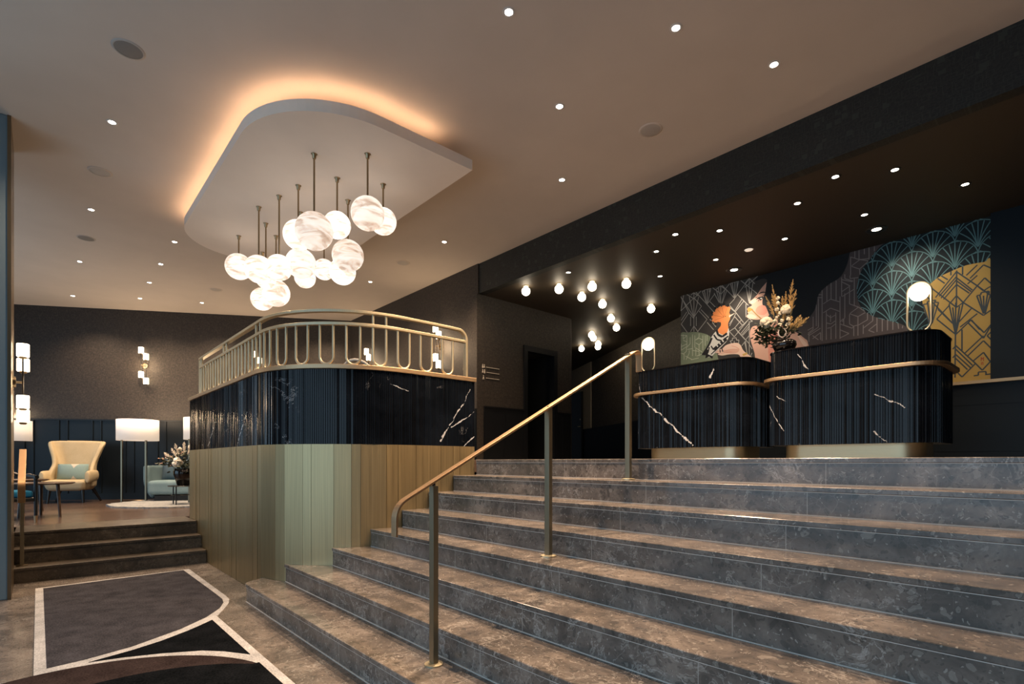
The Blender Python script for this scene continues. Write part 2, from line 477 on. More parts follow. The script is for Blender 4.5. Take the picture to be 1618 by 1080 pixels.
# wall with the dark doorway at the back of the reception
d0, d1, dz = 6.46, 7.24, 3.32
w = MB().box(WX + .12, d0, 6.87, 7.0, TZ, RZ).box(d0, d1, 6.87, 7.0, dz, RZ)
cr = [(d1, 6.87)] + [(7.66 + .12 * math.sin(a), 6.99 - .12 * math.cos(a)) for a in [PI / 2 * i / 8 for i in range(9)]] + [(7.78, 9.5), (7.66, 9.5), (7.66, 7.0), (d1, 7.0)]
w.prism(cr, TZ, RZ)
ws = struct('wall_back', w, M['paper'])
b = MB().box(WX + .12, d0 - .02, 6.845, 6.87, TZ, 2.2).box(d1 + .02, 7.66, 6.845, 6.87, TZ, 2.2)
for x in (5.95, 7.42): b.box(x, x + .012, 6.838, 6.85, TZ + .05, 2.17)
b.box(WX + .12, d0 - .02, 6.835, 6.87, 2.2, 2.225).box(d1 + .02, 7.66, 6.835, 6.87, 2.2, 2.225)
struct('wainscot', b, M['navydark'], ws)
dr = MB().box(d0 - .04, d0 + .05, 6.84, 7.04, TZ, dz - .05).box(d1 - .05, d1 + .04, 6.84, 7.04, TZ, dz - .05).box(d0 - .04, d1 + .04, 6.84, 7.04, dz - .05, dz + .05)
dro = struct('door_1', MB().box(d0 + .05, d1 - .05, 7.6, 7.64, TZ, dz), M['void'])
struct('door_frame', dr, M['navydark'], dro)
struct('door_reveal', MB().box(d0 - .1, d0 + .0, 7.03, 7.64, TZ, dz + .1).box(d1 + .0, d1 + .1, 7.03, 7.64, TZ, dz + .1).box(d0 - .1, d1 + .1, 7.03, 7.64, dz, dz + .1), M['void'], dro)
# angled corridor wall behind
cp = Vector((9.15, 5.39, 0)); cdv = Vector((2.92, 5.24, 0)).normalized(); cn = Vector((cdv.y, -cdv.x, 0))
def cor(mb, t0, t1, z0, z1, o0=0.0, o1=.1):
    c = cp + cdv * ((t0 + t1) / 2) + cn * ((o0 + o1) / 2); c.z = (z0 + z1) / 2
    return mb.obox(c, cdv * ((t1 - t0) / 2), cn * ((o1 - o0) / 2), (0, 0, (z1 - z0) / 2))
wc = struct('wall_corridor', cor(MB(), -1.6, 9, TZ, RZ), M['brownwall'])
struct('wainscot', cor(MB(), -1.6, 9, TZ, 2.22, -.03, 0), M['navydark'], wc)
struct('wall_panel', cor(MB(), 4.62, 6.4, 2.23, RZ, -.025, 0), plain('beige_wall_panel', (.46, .38, .27), .7), wc)
# mural wall and its lower panelling
MX = 8.0; MT = 2.217; MY0 = .838; MY1 = 4.70
wm = struct('wall_mural', MB().box(MX, MX + .15, YE, MY1, TZ, RZ), M['navydark'])
b = MB().box(MX - .03, MX, YE, MY1, TZ, MT - .03)
for y in (.42, 1.55, 2.7, 3.85, -.7): b.box(MX - .034, MX - .03, y - .006, y + .006, TZ, MT - .03)
for z in (1.42, 1.95): b.box(MX - .034, MX - .03, YE, MY1, z - .004, z + .004)
struct('wainscot', b, M['navy'], wm)
b = MB().box(MX - .10, MX - .001, YE, MY1, MT - .035, MT); struct('trim_1', b, M['brass'])
struct('wall_pier', MB().box(MX - .09, MX - .002, YE, MY0 - .004, MT + .001, RZ), M['navy'])
# lounge back wall (angled) with panelling
lp = Vector((-.384, 14.83, 0)); ld = Vector((.859, -.5115, 0)); ln = Vector((-.5115, -.859, 0)); lp = lp - ln * .16
def lou(mb, t0, t1, z0, z1, o0, o1):
    c = lp + ld * ((t0 + t1) / 2) + ln * ((o0 + o1) / 2); c.z = (z0 + z1) / 2
    return mb.obox(c, ld * ((t1 - t0) / 2), ln * ((o1 - o0) / 2), (0, 0, (z1 - z0) / 2))
wl = struct('wall_lounge', lou(MB(), -4, 7.2, LZ - .1, CZ, -.12, 0), M['paper'])
b = lou(MB(), -4, 7.2, LZ, 2.165, 0, .025); lou(b, -4, 7.2, 2.165, 2.195, 0, .05); lou(b, -4, 7.2, LZ, LZ + .14, 0, .045)
t = -3.6
while t < 7:
    for dt in (0, .16): lou(b, t + dt, t + dt + .022, LZ + .14, 2.165, .025, .05)
    t += .62
struct('wainscot', b, M['navy'], wl)
# pillar at the left, facade and the hall behind the camera
struct('column_left', MB().box(-.8, -.2, 6.86, 7.66, 0, CZ), M['pillar'], bevel=.012)
struct('trim_2', MB().box(-.202, -.188, 6.87, 7.64, 0, CZ).box(-.215, -.188, 6.852, 6.872, 0, CZ), M['darkbrass'])
struct('wall_rear', MB().box(-3.3, 9, -5.1, -5, 0, CZ), M['paper'])
struct('wall_end', MB().box(1.0, 14.6, YE - .1, YE, 0, CZ), M['navy'])
wf = MB().box(-3.3, -3.2, -5, 17.5, 3.6, CZ).box(-3.3, -3.2, -5, 17.5, 0, .25)
for y0, y1 in ((-5, -3.6), (6.3, 9.2), (13.6, 17.5)): wf.box(-3.3, -3.2, y0, y1, .25, 3.6)
struct('wall_facade', wf, M['paper'])
for i, (y0, y1) in enumerate(((-3.6, 6.3), (9.2, 13.6))):
    f = MB(); k = int((y1 - y0) / 1.4); st = (y1 - y0) / k
    for j in range(k + 1): f.box(-3.29, -3.21, y0 + st * j - .035, y0 + st * j + .035, .25, 3.6)
    f.box(-3.29, -3.21, y0, y1, .25, .31).box(-3.29, -3.21, y0, y1, 3.54, 3.6).box(-3.29, -3.21, y0, y1, 2.55, 2.61)
    struct('window_%d' % (i + 1), f, M['trimblack'])

# ------------------------------------------------------------------ main staircase
sx = thing('staircase', 'wide taupe marble staircase of eight steps rising to the reception level', 'stairs', (XS[0], 3, 0))
YR = -2.6
for i in range(8):
    x0 = XS[i]; x1 = XS[i] + GO + .03 if i < 7 else XS[7] + .31
    z = RS * (i + 1)
    # tread outline, its left end following the curved wall
    if i == 0:
        le = [(x0 - .008, YR), (x0 - .008, 5.29), (x0 - .002, 5.335), (x0 + .02, 5.365), (x0 + .06, 5.40), (x0 + .19, 5.47)]
        xs2 = srange(1.63, x1, .05)
    else:
        le = [(x0 - .008, YR)]; xs2 = srange(x0 - .008, x1, .05)
    poly = le + [(x, ywall(x) - .006) for x in xs2] + [(x1, YR)]
    make('tread', MB().prism(poly, z - .03, z), M['stone_tread'], sx, bevel=.0035, seg=1)
    yl = 5.30 if i == 0 else ywall(x0) - .006
    r = MB()
    if i == 0:
        r.prism([(x0, YR), (x0, 5.29), (x0 + .01, 5.335), (x0 + .06, 5.39), (x0 + .19, 5.465), (x0 + .19, 5.44), (x0 + .07, 5.36), (x0 + .03, 5.3), (x0 + .025, YR)], 0, z - .033)
    else: r.prism([(x0, YR), (x0, yl), (x0 + .025, ywall(x0 + .025) - .006), (x0 + .025, YR)], z - RS + .004, z - .033)
    make('riser', r, M['stone_riser'], sx)
    j = MB().box(x0 - .002, x0 + .01, YR, yl - .002, z - .034, z - .0295)
    j.box(x0 - .006, x0 + .01, YR, yl - .002, z - RS, z - RS + .0045)
    make('grout_line', j, M['grout'], sx)

# ------------------------------------------------------------------ lounge steps
lx = thing('lounge_steps', 'three dark marble steps at the left leading up to the lounge', 'stairs', (.7, 7.8, 0))
for i, y in enumerate((7.69, 7.97, 8.25)):
    z = RS * (i + 1); y1 = y + .32 if i < 2 else 9.02
    make('tread', MB().box(-.2, 1.612, y - .008, y1, z - .03, z), M['stone_dark'], lx, bevel=.003, seg=1)
    make('riser', MB().box(-.2, 1.612, y, y + .025, z - RS, z - .031), M['stone_dark'], lx)
struct('wall_step_side', MB().box(-.8, -.2, 7.66, 8.9, 0, LZ), M['stone_dark'])
struct('floor_lounge_edge', MB().box(-3.2, -.2, 8.3, 9.02, LZ - .1, LZ), M['stone_tread'])

# ------------------------------------------------------------------ curved balcony parapet
pp = thing('balcony_parapet', 'curved balcony parapet of fluted black marble above brushed bronze panels', 'parapet', (2.4, 5.4, 0))
make('core', band(MB(), S0, S1, .035, .16, 0, 2.165).box(1.78, WX - .075, 8.60, 8.73, 0, 2.165), M['navydark'], pp)
mb = MB(); ss = []; PIT = .021; n = int((S1 - S0) / PIT); fr = random.Random(11)
for i in range(n):
    tl = fr.choice((-1, 1)) * fr.uniform(.0002, .0016); h = fr.choice((0, 0, .002))
    for k, dd in ((0, .008), (.14, .008), (.16, h + .001 - tl), (.20, h - tl * .9), (.94, h + tl * .9), (.98, h + .001 + tl)): ss.append((S0 + (S1 - S0) * (i + k) / n, dd + .0018))
vs = []
for s, dd in ss:
    x, y, _, _ = path(s, dd); X, Y, _, _ = path(s, .034)
    vs += [(x, y, 1.463), (x, y, 2.166), (X, Y, 2.166), (X, Y, 1.463)]
fs = [(i * 4 + k, i * 4 + (k + 1) % 4, i * 4 + 4 + (k + 1) % 4, i * 4 + 4 + k) for i in range(len(ss) - 1) for k in range(4)]
fs += [(0, 1, 2, 3), (len(vs) - 1, len(vs) - 2, len(vs) - 3, len(vs) - 4)]
mb.add(vs, fs)
ox, oy = 2.4, 5.4
par_v = [((3.50 - ox, 2.08), (3.12 - ox, 1.52), .010), ((3.55 - ox, 1.83), (3.25 - ox, 1.66), .006), ((3.55 - ox, 1.58), (3.42 - ox, 1.47), .007),
         ((2.55 - ox, 2.05), (2.75 - ox, 1.98), .004), ((5.95 - oy, 1.82), (6.33 - oy, 1.475), .007, (1, 2)), ((7.29 - oy, 1.77), (7.65 - oy, 1.49), .006, (1, 2))]
make('marble_band', mb, marble('black_marble_parapet', par_v, (0, 2), .56), pp)
mb = MB(); s = S0; widths = [.085, .21, .16, .085, .24, .12, .20]; k = 0
while s < S1 - .02:
    wd = min(widths[k % 7] * (1 if s > -.6 else .8), S1 - s)
    if S1 - (s + wd) < .04: wd = S1 - s
    a = s + .0015; e = s + wd - .0015
    tl = random.choice((-1, 1)) * random.uniform(0, .0025)
    x0, y0, nx, ny = path(a); x1, y1, mx, my = path(e)
    X0, Y0, _, _ = path(a, .034); X1, Y1, _, _ = path(e, .034)
    x0 += nx * tl; y0 += ny * tl; x1 -= mx * tl; y1 -= my * tl
    vs = [(x0, y0, .002), (x1, y1, .002), (X1, Y1, .002), (X0, Y0, .002), (x0, y0, 1.462), (x1, y1, 1.462), (X1, Y1, 1.462), (X0, Y0, 1.462)]
    mb.add(vs, [(0, 1, 5, 4), (1, 2, 6, 5), (2, 3, 7, 6), (3, 0, 4, 7), (4, 5, 6, 7), (3, 2, 1, 0)])
    s += wd; k += 1
make('bronze_panelling', mb, M['bronze'], pp, weld=False)
make('brass_cap', band(MB(), S0 - .02, S1 + .012, -.02, .18, 2.167, 2.21), M['brass'], pp, bevel=.004)

# railing on the parapet
RD = .07
rl = thing('balcony_railing', 'brass railing of U-shaped loops curving along the top of the parapet', 'railing', (2.4, 5.4, 2.21))
def pp3(s, d, z):
    x, y, _, _ = path(s, d); return (x, y, z)
def pnorm(s):
    _, _, nx, ny = path(s); return (nx, ny, 0)
SA = S0 + .33; SE = SL + (3.485 - CCX)
ssr = [s for s in srange(SA, 0, .4)[:-1]] + [SL * i / 36 for i in range(37)] + [SE - .22]
pts = [pp3(s, RD, 2.725) for s in ssr]; sd = [pnorm(s) for s in ssr]; nm = [(0, 0, 1)] * len(ssr)
xe, ye, _, _ = path(SE, RD)
for a in [PI / 2 * i / 8 for i in range(1, 9)]:
    pts.append((xe - .11 + .11 * math.sin(a), ye, 2.615 + .11 * math.cos(a))); sd.append((0, -1, 0)); nm.append((math.sin(a), 0, math.cos(a)))
pts.append((xe, ye, 2.21)); sd.append((0, -1, 0)); nm.append((1, 0, 0))
make('top_rail', MB().ribbon(pts, sd, nm, .026, .013), M['brassrail'], rl, bevel=.003)
ssm = [s for s in srange(SA, 0, .4)[:-1]] + [SL * i / 36 for i in range(37)] + [SE - .002]
make('mid_rail', MB().ribbon([pp3(s, RD, 2.605) for s in ssm], [pnorm(s) for s in ssm], [(0, 0, 1)] * len(ssm), .022, .014), M['brassrail'], rl, bevel=.003)
def loop(sc_, top):
    hw = .068; r = hw; zb = 2.2235; p = []
    p.append((-hw, top)); p.append((-hw, zb + r))
    for a in [PI * i / 10 for i in range(1, 10)]: p.append((-r * math.cos(a), zb + r - r * math.sin(a)))
    p.append((hw, zb + r)); p.append((hw, top))
    return [pp3(sc_ + u, RD, z) for u, z in p]
cent = [(-.135 - .258 * k, k % 5 == 0) for k in range(0, 11)] + [(-.135 + .2642 * k, k % 6 == 0) for k in range(1, 10)]
for sc_, tall in cent:
    make('loop_baluster', MB().tube(loop(sc_, 2.715 if tall else 2.595), .0125, 8), M['brassrail'], rl)
make('end_post', MB().tube([pp3(SA + .02, RD, 2.21), pp3(SA + .02, RD, 2.72)], .012, 8), M['brassrail'], rl)

# ------------------------------------------------------------------ handrails
def handrail(name, label, poly, width, thick, posts, plane, matr, matp, loc):
    """poly: list of (u, z) with rounded corners, in a vertical plane given by plane(u,z)->xyz, side vector"""
    t = thing(name, label, 'handrail', loc)
    pts = [plane(u, z) for u, z in poly]; m = len(pts)
    side = plane(None, None)
    nrm = []
    for i in range(m):
        tg = (Vector(pts[min(i + 1, m - 1)]) - Vector(pts[max(i - 1, 0)])).normalized()
        nrm.append(tg.cross(Vector(side)))
    make('rail', MB().ribbon(pts, [side] * m, nrm, width / 2, thick / 2), matr, t, bevel=.003)
    for u, z0, z1 in posts:
        p = plane(u, 0)
        q = MB().box(p[0] - .017, p[0] + .017, p[1] - .021, p[1] + .021, z0 + .004, z1 - .012)
        po = make('post', q, M['postbronze'], t, bevel=.002)
        make('base_plate', MB().lathe([(.052, 0), (.052, .008), (.03, .012)], (p[0], p[1], z0), 20), matp, po)
        make('saddle', MB().lathe([(.010, 0), (.010, .022)], (p[0], p[1], z1 - .02), 10), M['black'], po)
    return t
def rnd(pl, r, n=8):
    out = [pl[0]]
    for a, b_, c in zip(pl, pl[1:], pl[2:]):
        A, B, C = Vector(a), Vector(b_), Vector(c)
        u = (A - B).normalized(); v = (C - B).normalized(); an = u.angle(v)
        t = min(r / math.tan(an / 2), .48 * min((A - B).length, (C - B).length))
        P0 = B + u * t; P1 = B + v * t
        for i in range(n + 1):
            k = i / n; out.append(tuple(P0 * (1 - k) ** 2 + B * 2 * k * (1 - k) + P1 * k * k))
    out.append(pl[-1]); return out
HY = 2.49
sl = .541
def zr(x): return 1.172 + (x - 1.64) * sl
pr = rnd([(1.40, .90), (1.40, zr(1.40) + .02), (3.60, zr(3.60) - .03), (3.60, 2.02)], .13)
handrail('stair_handrail', 'sloping brass handrail on three posts in the middle of the main stairs', pr, .05, .014,
         [(1.645, RS, zr(1.645)), (2.56, RS * 4, zr(2.56)), (3.46, RS * 7, zr(3.46))],
         lambda u, z: (0, 1, 0) if u is None else (u, HY, z), M['handrail'], M['brassrail'], (1.645, HY, RS))
pr = rnd([(7.66, .86), (7.66, 1.08), (8.38, 1.47), (8.38, 1.25)], .12)
handrail('lounge_handrail', 'short bronze handrail with orange glint climbing the lounge steps beside the pillar', pr, .062, .014,
         [(7.86, RS, 1.18)], lambda u, z: (1, 0, 0) if u is None else (-.13, u, z), M['copper'], M['darkbrass'], (-.13, 7.86, RS))

# ------------------------------------------------------------------ reception desks
def rrect(x0, x1, y0, y1, r, st):
    """closed rounded rectangle samples with outward normals"""
    out = []
    cs = [(x0 + r, y0 + r, PI, 1.5 * PI), (x1 - r, y0 + r, 1.5 * PI, 2 * PI), (x1 - r, y1 - r, 0, .5 * PI), (x0 + r, y1 - r, .5 * PI, PI)]
    for i, (cx, cy, a0, a1) in enumerate(cs):
        k = max(2, int(r * PI / 2 / st))
        for j in range(k): a = a0 + (a1 - a0) * j / k; out.append((cx + r * math.cos(a), cy + r * math.sin(a), math.cos(a), math.sin(a)))
        ex, ey = cx + r * math.cos(a1), cy + r * math.sin(a1)
        nx_, ny_, na, _ = cs[(i + 1) % 4]
        fx, fy = nx_ + r * math.cos(na), ny_ + r * math.sin(na)
        L = math.hypot(fx - ex, fy - ey); k = max(1, int(L / st))
        for j in range(k): out.append((ex + (fx - ex) * j / k, ey + (fy - ey) * j / k, math.cos(a1), math.sin(a1)))
    return out
def ringprism(mb, pts, z0, z1, smooth=False):
    n = len(pts); vs = [(p[0], p[1], z0) for p in pts] + [(p[0], p[1], z1) for p in pts]
    mb.add(vs, [(i, (i + 1) % n, n + (i + 1) % n, n + i) for i in range(n)], smooth)
    mb.add(vs[:n], [tuple(reversed(range(n)))]); mb.add(vs[n:], [tuple(range(n))]); return mb
def fluted(x0, x1, y0, y1, r, z0, z1, seed=1):
    base = rrect(x0, x1, y0, y1, r, .0035); fr = random.Random(seed); out = []
    n = len(base) // 6 * 6
    for i in range(0, n, 6):
        tl = fr.choice((-1, 1)) * fr.uniform(.0002, .0016); h = fr.choice((0, 0, .002))
        for k, dd in enumerate((.009, .009, h - tl + .0018, h - tl * .33 + .0018, h + tl * .33 + .0018, h + tl + .0018)):
            p = base[i + k]; out.append((p[0] - p[2] * dd, p[1] - p[3] * dd))
    return ringprism(MB(), out, z0, z1)
DT = 2.468
def desk(label, y0, y1, veins):
    x0, x1 = 5.80, 6.70
    t = thing('reception_desk', label, 'desk', (x0, (y0 + y1) / 2, TZ), 0, 'fluted reception desks')
    cy = (y0 + y1) / 2
    mm = marble('black_marble_desk', [((a[0] - cy, a[1] - TZ), (c[0] - cy, c[1] - TZ), w) for a, c, w in veins], (1, 2), .6)
    make('fluted_front', fluted(x0, x1, y0, y1, .22, 1.468, 2.148), mm, t)
    make('upper_band', fluted(x0 + .012, x1 - .012, y0 + .012, y1 - .012, .21, 2.18, DT - .012), mm, t)
    make('countertop', ringprism(MB(), [(p[0], p[1]) for p in rrect(x0 + .006, x1 - .006, y0 + .006, y1 - .006, .214, .03)], DT - .012, DT), M['vase'], t)
    make('brass_band', ringprism(MB(), [(p[0], p[1]) for p in rrect(x0 - .05, x1 + .03, y0 - .05, y1 + .05, .26, .03)], 2.148, 2.182), M['brass'], t, bevel=.003)
    make('plinth', ringprism(MB(), [(p[0], p[1]) for p in rrect(x0 + .13, x1 - .13, y0 + .13, y1 - .13, .2, .02)], TZ, 1.468, True), M['plinth'], t)
    return t
desk('shorter black marble reception desk nearer the doorway, a long white vein down its front', 2.60, 4.13,
     [((3.97, 2.13), (3.26, 1.50), .015), ((3.0, 2.36), (3.05, 2.28), .016), ((4.10, 2.35), (4.02, 2.2), .006)])
desk('longer black marble reception desk at right, with the vase of dried flowers on it', .95, 2.44,
     [((1.42, 1.93), (1.18, 1.78), .006), ((2.40, 1.9), (2.22, 1.62), .006), ((2.10, 2.40), (1.98, 2.24), .008), ((1.42, 1.58), (1.3, 1.48), .006), ((2.3, 1.98), (2.2, 1.93), .005)])

# desk lamps: a stadium loop of brass holding an opal globe
def desk_lamp(label, x, y, ang, gr):
    t = thing('table_lamp', label, 'lamp', (x, y, DT), ang, 'loop lamps on the reception desks')
    hw, H = .088, .468; p = []
    for i in range(17): a = PI * i / 16; p.append((hw * math.cos(a), 0, H - .009 - hw + hw * math.sin(a)))
    for i in range(17): a = PI + PI * i / 16; p.append((hw * math.cos(a), 0, .009 + hw + hw * math.sin(a)))
    make('loop_frame', MB().tube(p, .009, 8, closed=True), M['brassrail'], t, local=True)
    make('globe', MB().sphere((0, 0, H - .10), gr, 24, 14), M['globe_emit'], t, local=True)
    make('foot', MB().lathe([(.035, 0), (.035, .006), (.012, .012)], (0, 0, 0), 20), M['brassrail'], t, local=True)
    return t
desk_lamp('brass loop lamp with glowing globe standing on the shorter desk beside the handrail end', 5.98, 3.99, PI / 2 + .2, .074)
desk_lamp('brass loop lamp with glowing globe standing at the right end of the longer desk', 5.98, 1.115, PI / 2, .074)

# ------------------------------------------------------------------ vases of flowers
def bouquet_vase(name, label, loc, prof, parts):
    t = thing(name, label, 'vase', loc)
    make('vase_body', MB().lathe(prof, loc, 28), M['vase'], t)
    for nm, mb, mt in parts: make(nm, mb, mt, t)
    return t
def blob(mb, c, r, seed, n=9):
    rd = random.Random(seed)
    for i in range(n):
        d = Vector((rd.gauss(0, 1), rd.gauss(0, 1), rd.gauss(0, 1))).normalized() * r * .62
        mb.sphere(Vector(c) + d, r * rd.uniform(.38, .55), 8, 6)
def stem(mb, a, b_, r=.003, bend=.03, seed=0):
    rd = random.Random(seed); a, b_ = Vector(a), Vector(b_)
    o = Vector((rd.uniform(-1, 1), rd.uniform(-1, 1), 0)) * bend
    mb.tube([a + (b_ - a) * k + o * math.sin(PI * k) for k in (0, .33, .66, 1)], r, 5)
def plume(mb, a, b_, r, seed, n=60):
    rd = random.Random(seed); a, b_ = Vector(a), Vector(b_); ax = (b_ - a)
    L = ax.length; u = ax.normalized(); s1 = u.orthogonal().normalized(); s2 = u.cross(s1)
    for i in range(n):
        k = rd.random(); p = a + ax * k; an = rd.uniform(0, 2 * PI); rr = r * math.sin(PI * min(1, .12 + k * .88)) + .002
        e = p + (s1 * math.cos(an) + s2 * math.sin(an)) * rr + u * rr * 1.6
        mb.tube([p, (p + e) / 2 + u * .004, e], [.0035, .003, .0006], 4, cap=False)
def leafs(mb, c, spread, n, size, seed, flat=.6):
    rd = random.Random(seed)
    for i in range(n):
        p = Vector(c) + Vector((rd.gauss(0, spread), rd.gauss(0, spread), rd.gauss(0, spread * flat)))
        d = Vector((rd.uniform(-1, 1), rd.uniform(-1, 1), rd.uniform(-.6, .8))).normalized()
        s_ = d.cross(Vector((0, 0, 1))).normalized() * size * .42
        up = d.cross(s_).normalized() * size * .12
        mb.add([p, p + d * size * .5 + s_ + up, p + d * size, p + d * size * .5 - s_ + up, p + d * size * .5 - up * .6],
               [(0, 4, 1), (1, 4, 2), (2, 4, 3), (3, 4, 0)])
vx, vy = 5.945, 2.27
vl = (vx, vy, DT)
top = Vector((vx, vy, DT + .13))
def mv(px_, py_, dx=0): # point above the desk in the bouquet's own upright plane
    q = at_x(px_, py_, vx); return Vector((vx + dx, q.y, q.z))
wh = []; st = MB(); iv = MB(); lf = MB(); sr = MB()
for i, (x, y, dx) in enumerate(((1250, 440, .05), (1244, 462, -.04), (1216, 462, .06), (1213, 470, -.05), (1258, 458, .0), (1220, 450, 0), (1241, 470, -.08))):
    e = mv(x, y, dx); stem(st, top, e, .0025, .02, i); w_ = MB(); plume(w_, top + (e - top) * .42, e, .02 if i % 2 else .028, i, 70); wh.append(w_)
for i, (x, y, dx) in enumerate(((1276, 500, .03), (1270, 503, -.05), (1262, 506, .06), (1256, 512, -.06), (1264, 497, .02), (1252, 500, -.02))):
    e = mv(x, y, dx); stem(st, top, e, .0025, .02, i + 20); plume(sr, top + (e - top) * .45, e, .022, i + 30, 60)
for i, (x, y, dx) in enumerate(((1231, 472, -.03), (1233, 480, -.05), (1231, 490, -.06), (1236, 496, -.05), (1232, 502, -.06), (1240, 508, -.07), (1248, 512, -.04), (1237, 515, -.08), (1228, 508, -.06), (1244, 500, .02), (1250, 506, -.07), (1246, 518, -.06))):
    e = mv(x, y, dx); stem(st, top, e, .002, .02, i + 50); blob(iv, e, .022, i + 60, 8)
fl = MB(); blob(fl, mv(1214, 511, -.06), .062, 90, 26); fl2 = MB(); blob(fl2, mv(1244, 490, -.04), .05, 91, 20)
for i, (x, y) in enumerate(((1200, 519), (1207, 521), (1212, 526), (1206, 534), (1210, 540), (1218, 526), (1222, 536), (1228, 522), (1214, 518), (1238, 524), (1250, 524))):
    leafs(lf, mv(x, y, random.uniform(-.08, .05)), .036, 34, .050, i + 100); stem(st, top, mv(x, y), .002, .02, i + 200)
cv = MB()
for k in range(3):
    q = []
    for i in range(14):
        a = i / 13 * 2 * PI * .8 + k; q.append(mv(1241 + 6 * math.cos(a) + k, 528 + 7 * math.sin(a), -.10 - .005 * k))
    cv.tube(q, .003, 5)
bouquet_vase('flower_vase', 'black glossy vase of dried wheat, pampas and cream flowers on the longer desk', vl,
             [(.06, 0), (.095, .02), (.118, .07), (.112, .105), (.085, .125), (.075, .12), (.06, .05)],
             [('wheat_spike', w_, M['wheat']) for w_ in wh] + [('stems', st, M['leaf']), ('blossoms', iv, M['ivory']), ('foliage', lf, M['leaf']), ('straw_plumes', sr, M['straw']), ('cream_flower', fl, M['ivory']), ('cream_flower', fl2, M['ivory']), ('curled_vine', cv, M['greyring'])])

# ------------------------------------------------------------------ ceiling panel with cove light
cp_ = thing('ceiling_panel', 'rounded white panel hung under the ceiling with an orange glow around its edge', 'ceiling panel', (2.3, 6.3, 4.3))
X0, X1, Y0, Y1 = 1.385, 3.335, 4.335, 8.52
def cloud(i, rn, rf):
    x0, x1, y0, y1 = X0 + i, X1 - i, Y0 + i, Y1 - i; rn -= i; rf -= i
    p = [(x1, y0)]
    p += [(x0 + rn - rn * math.sin(a), y0 + rn - rn * math.cos(a)) for a in [PI / 2 * k / 20 for k in range(21)]]
    p += [(x0 + rf - rf * math.cos(a), y1 - rf + rf * math.sin(a)) for a in [PI / 2 * k / 20 for k in range(21)]]
    p += [(x1, y1)]
    return p
make('panel', MB().prism(cloud(0, .92, .80), 4.30, 4.405), M['cloud'], cp_)
make('hanger', MB().prism([(2.1, 5.4), (X1 - .1, 5.4), (X1 - .1, 7.8), (2.1, 7.8)], 4.405, CZ), M['cloud'], cp_)
o = cloud(.05, .92, .80); o = [(2.95, o[0][1])] + o[1:32]
i_ = cloud(.065, .92, .80); i_ = [(2.95, i_[0][1])] + i_[1:32]
mb = MB()
mb.add([(p[0], p[1], 4.412) for p in o] + [(p[0], p[1], 4.412) for p in i_] + [(p[0], p[1], 4.42) for p in o] + [(p[0], p[1], 4.42) for p in i_], [])
n = len(o); vs = []; fs = []
for p, q in zip(o, i_): vs += [(p[0], p[1], 4.406), (p[0], p[1], 4.416), (q[0], q[1], 4.416), (q[0], q[1], 4.406)]
mb = MB().add(vs, [(a * 4 + k, a * 4 + (k + 1) % 4, a * 4 + 4 + (k + 1) % 4, a * 4 + 4 + k) for a in range(n - 1) for k in range(4)])
make('light_strip', mb, M['led'], cp_)

# ------------------------------------------------------------------ alabaster pendants
PD = [ # rod foot at pixel on the panel (from plan), globe z, r, label
 ((1.99, 7.67), 3.89, .168, 'leftmost alabaster globe pendant of the cluster, on a short rod'),
 ((1.94, 6.64), 3.565, .160, 'pale alabaster globe pendant between the leftmost globe and the speckled one'),
 ((2.14, 7.04), 3.60, .120, 'small alabaster globe pendant mostly hidden behind its neighbours at left'),
 ((2.03, 6.21), 3.49, .142, 'alabaster globe pendant with two brown speckles, front of the left group'),
 ((2.36, 7.34), 3.54, .176, 'lowest large alabaster globe pendant, just above the balcony rail'),
 ((2.40, 8.05), 3.63, .158, 'alabaster globe pendant at bottom left, half behind the lowest large one'),
 ((2.11, 5.84), 3.763, .158, 'white alabaster globe pendant half hidden behind the biggest veined globe'),
 ((2.01, 5.14), 3.547, .180, 'biggest alabaster globe pendant with strong grey bands, centre of the cluster'),
 ((2.36, 6.45), 3.686, .176, 'grey veined alabaster globe pendant under the biggest globe'),
 ((2.36, 5.41), 3.80, .140, 'bright white alabaster globe pendant right of the biggest globe'),
 ((2.654, 5.79), 3.664, .178, 'mottled grey alabaster globe pendant, lowest at the right side'),
 ((2.398, 4.79), 3.719, .160, 'highest alabaster globe pendant, tan streaks, upper right of the cluster'),
 ((2.785, 5.20), 3.898, .142, 'rightmost alabaster globe pendant, behind the highest tan streaked one'),
 ((2.75, 6.15), 3.60, .157, 'alabaster globe pendant tucked behind the mottled grey one at lower right'),
 ((2.92, 7.12), 3.93, .14, 'small alabaster globe pendant low in the middle, between grey veined and tucked ones'),
 ((2.74, 7.33), 3.83, .14, 'small alabaster globe pendant peeping out below the grey veined globe')]
for k, ((x, y), z, r, lab) in enumerate(PD):
    t = thing('pendant_lamp', lab, 'pendant lamp', (x, y, z), 0, 'alabaster globe pendants')
    make('rod', MB().tube([(x, y, z + r * .97), (x, y, 4.29)], .0095, 8), M['rod'], t)
    make('ceiling_cup', MB().lathe([(.010, -.05), (.017, -.045), (.020, -.012), (.032, 0)], (x, y, 4.30), 16), M['rod'], t)
    make('globe', MB().sphere((x, y, z), r, 32, 18), alabaster('alabaster_%d' % k, k + .37, [.72, .85, .9, .85, .8, .82, .95, .56, .66, .95, .55, .62, .72, .8, .75, .85][k] * 1.75), t)

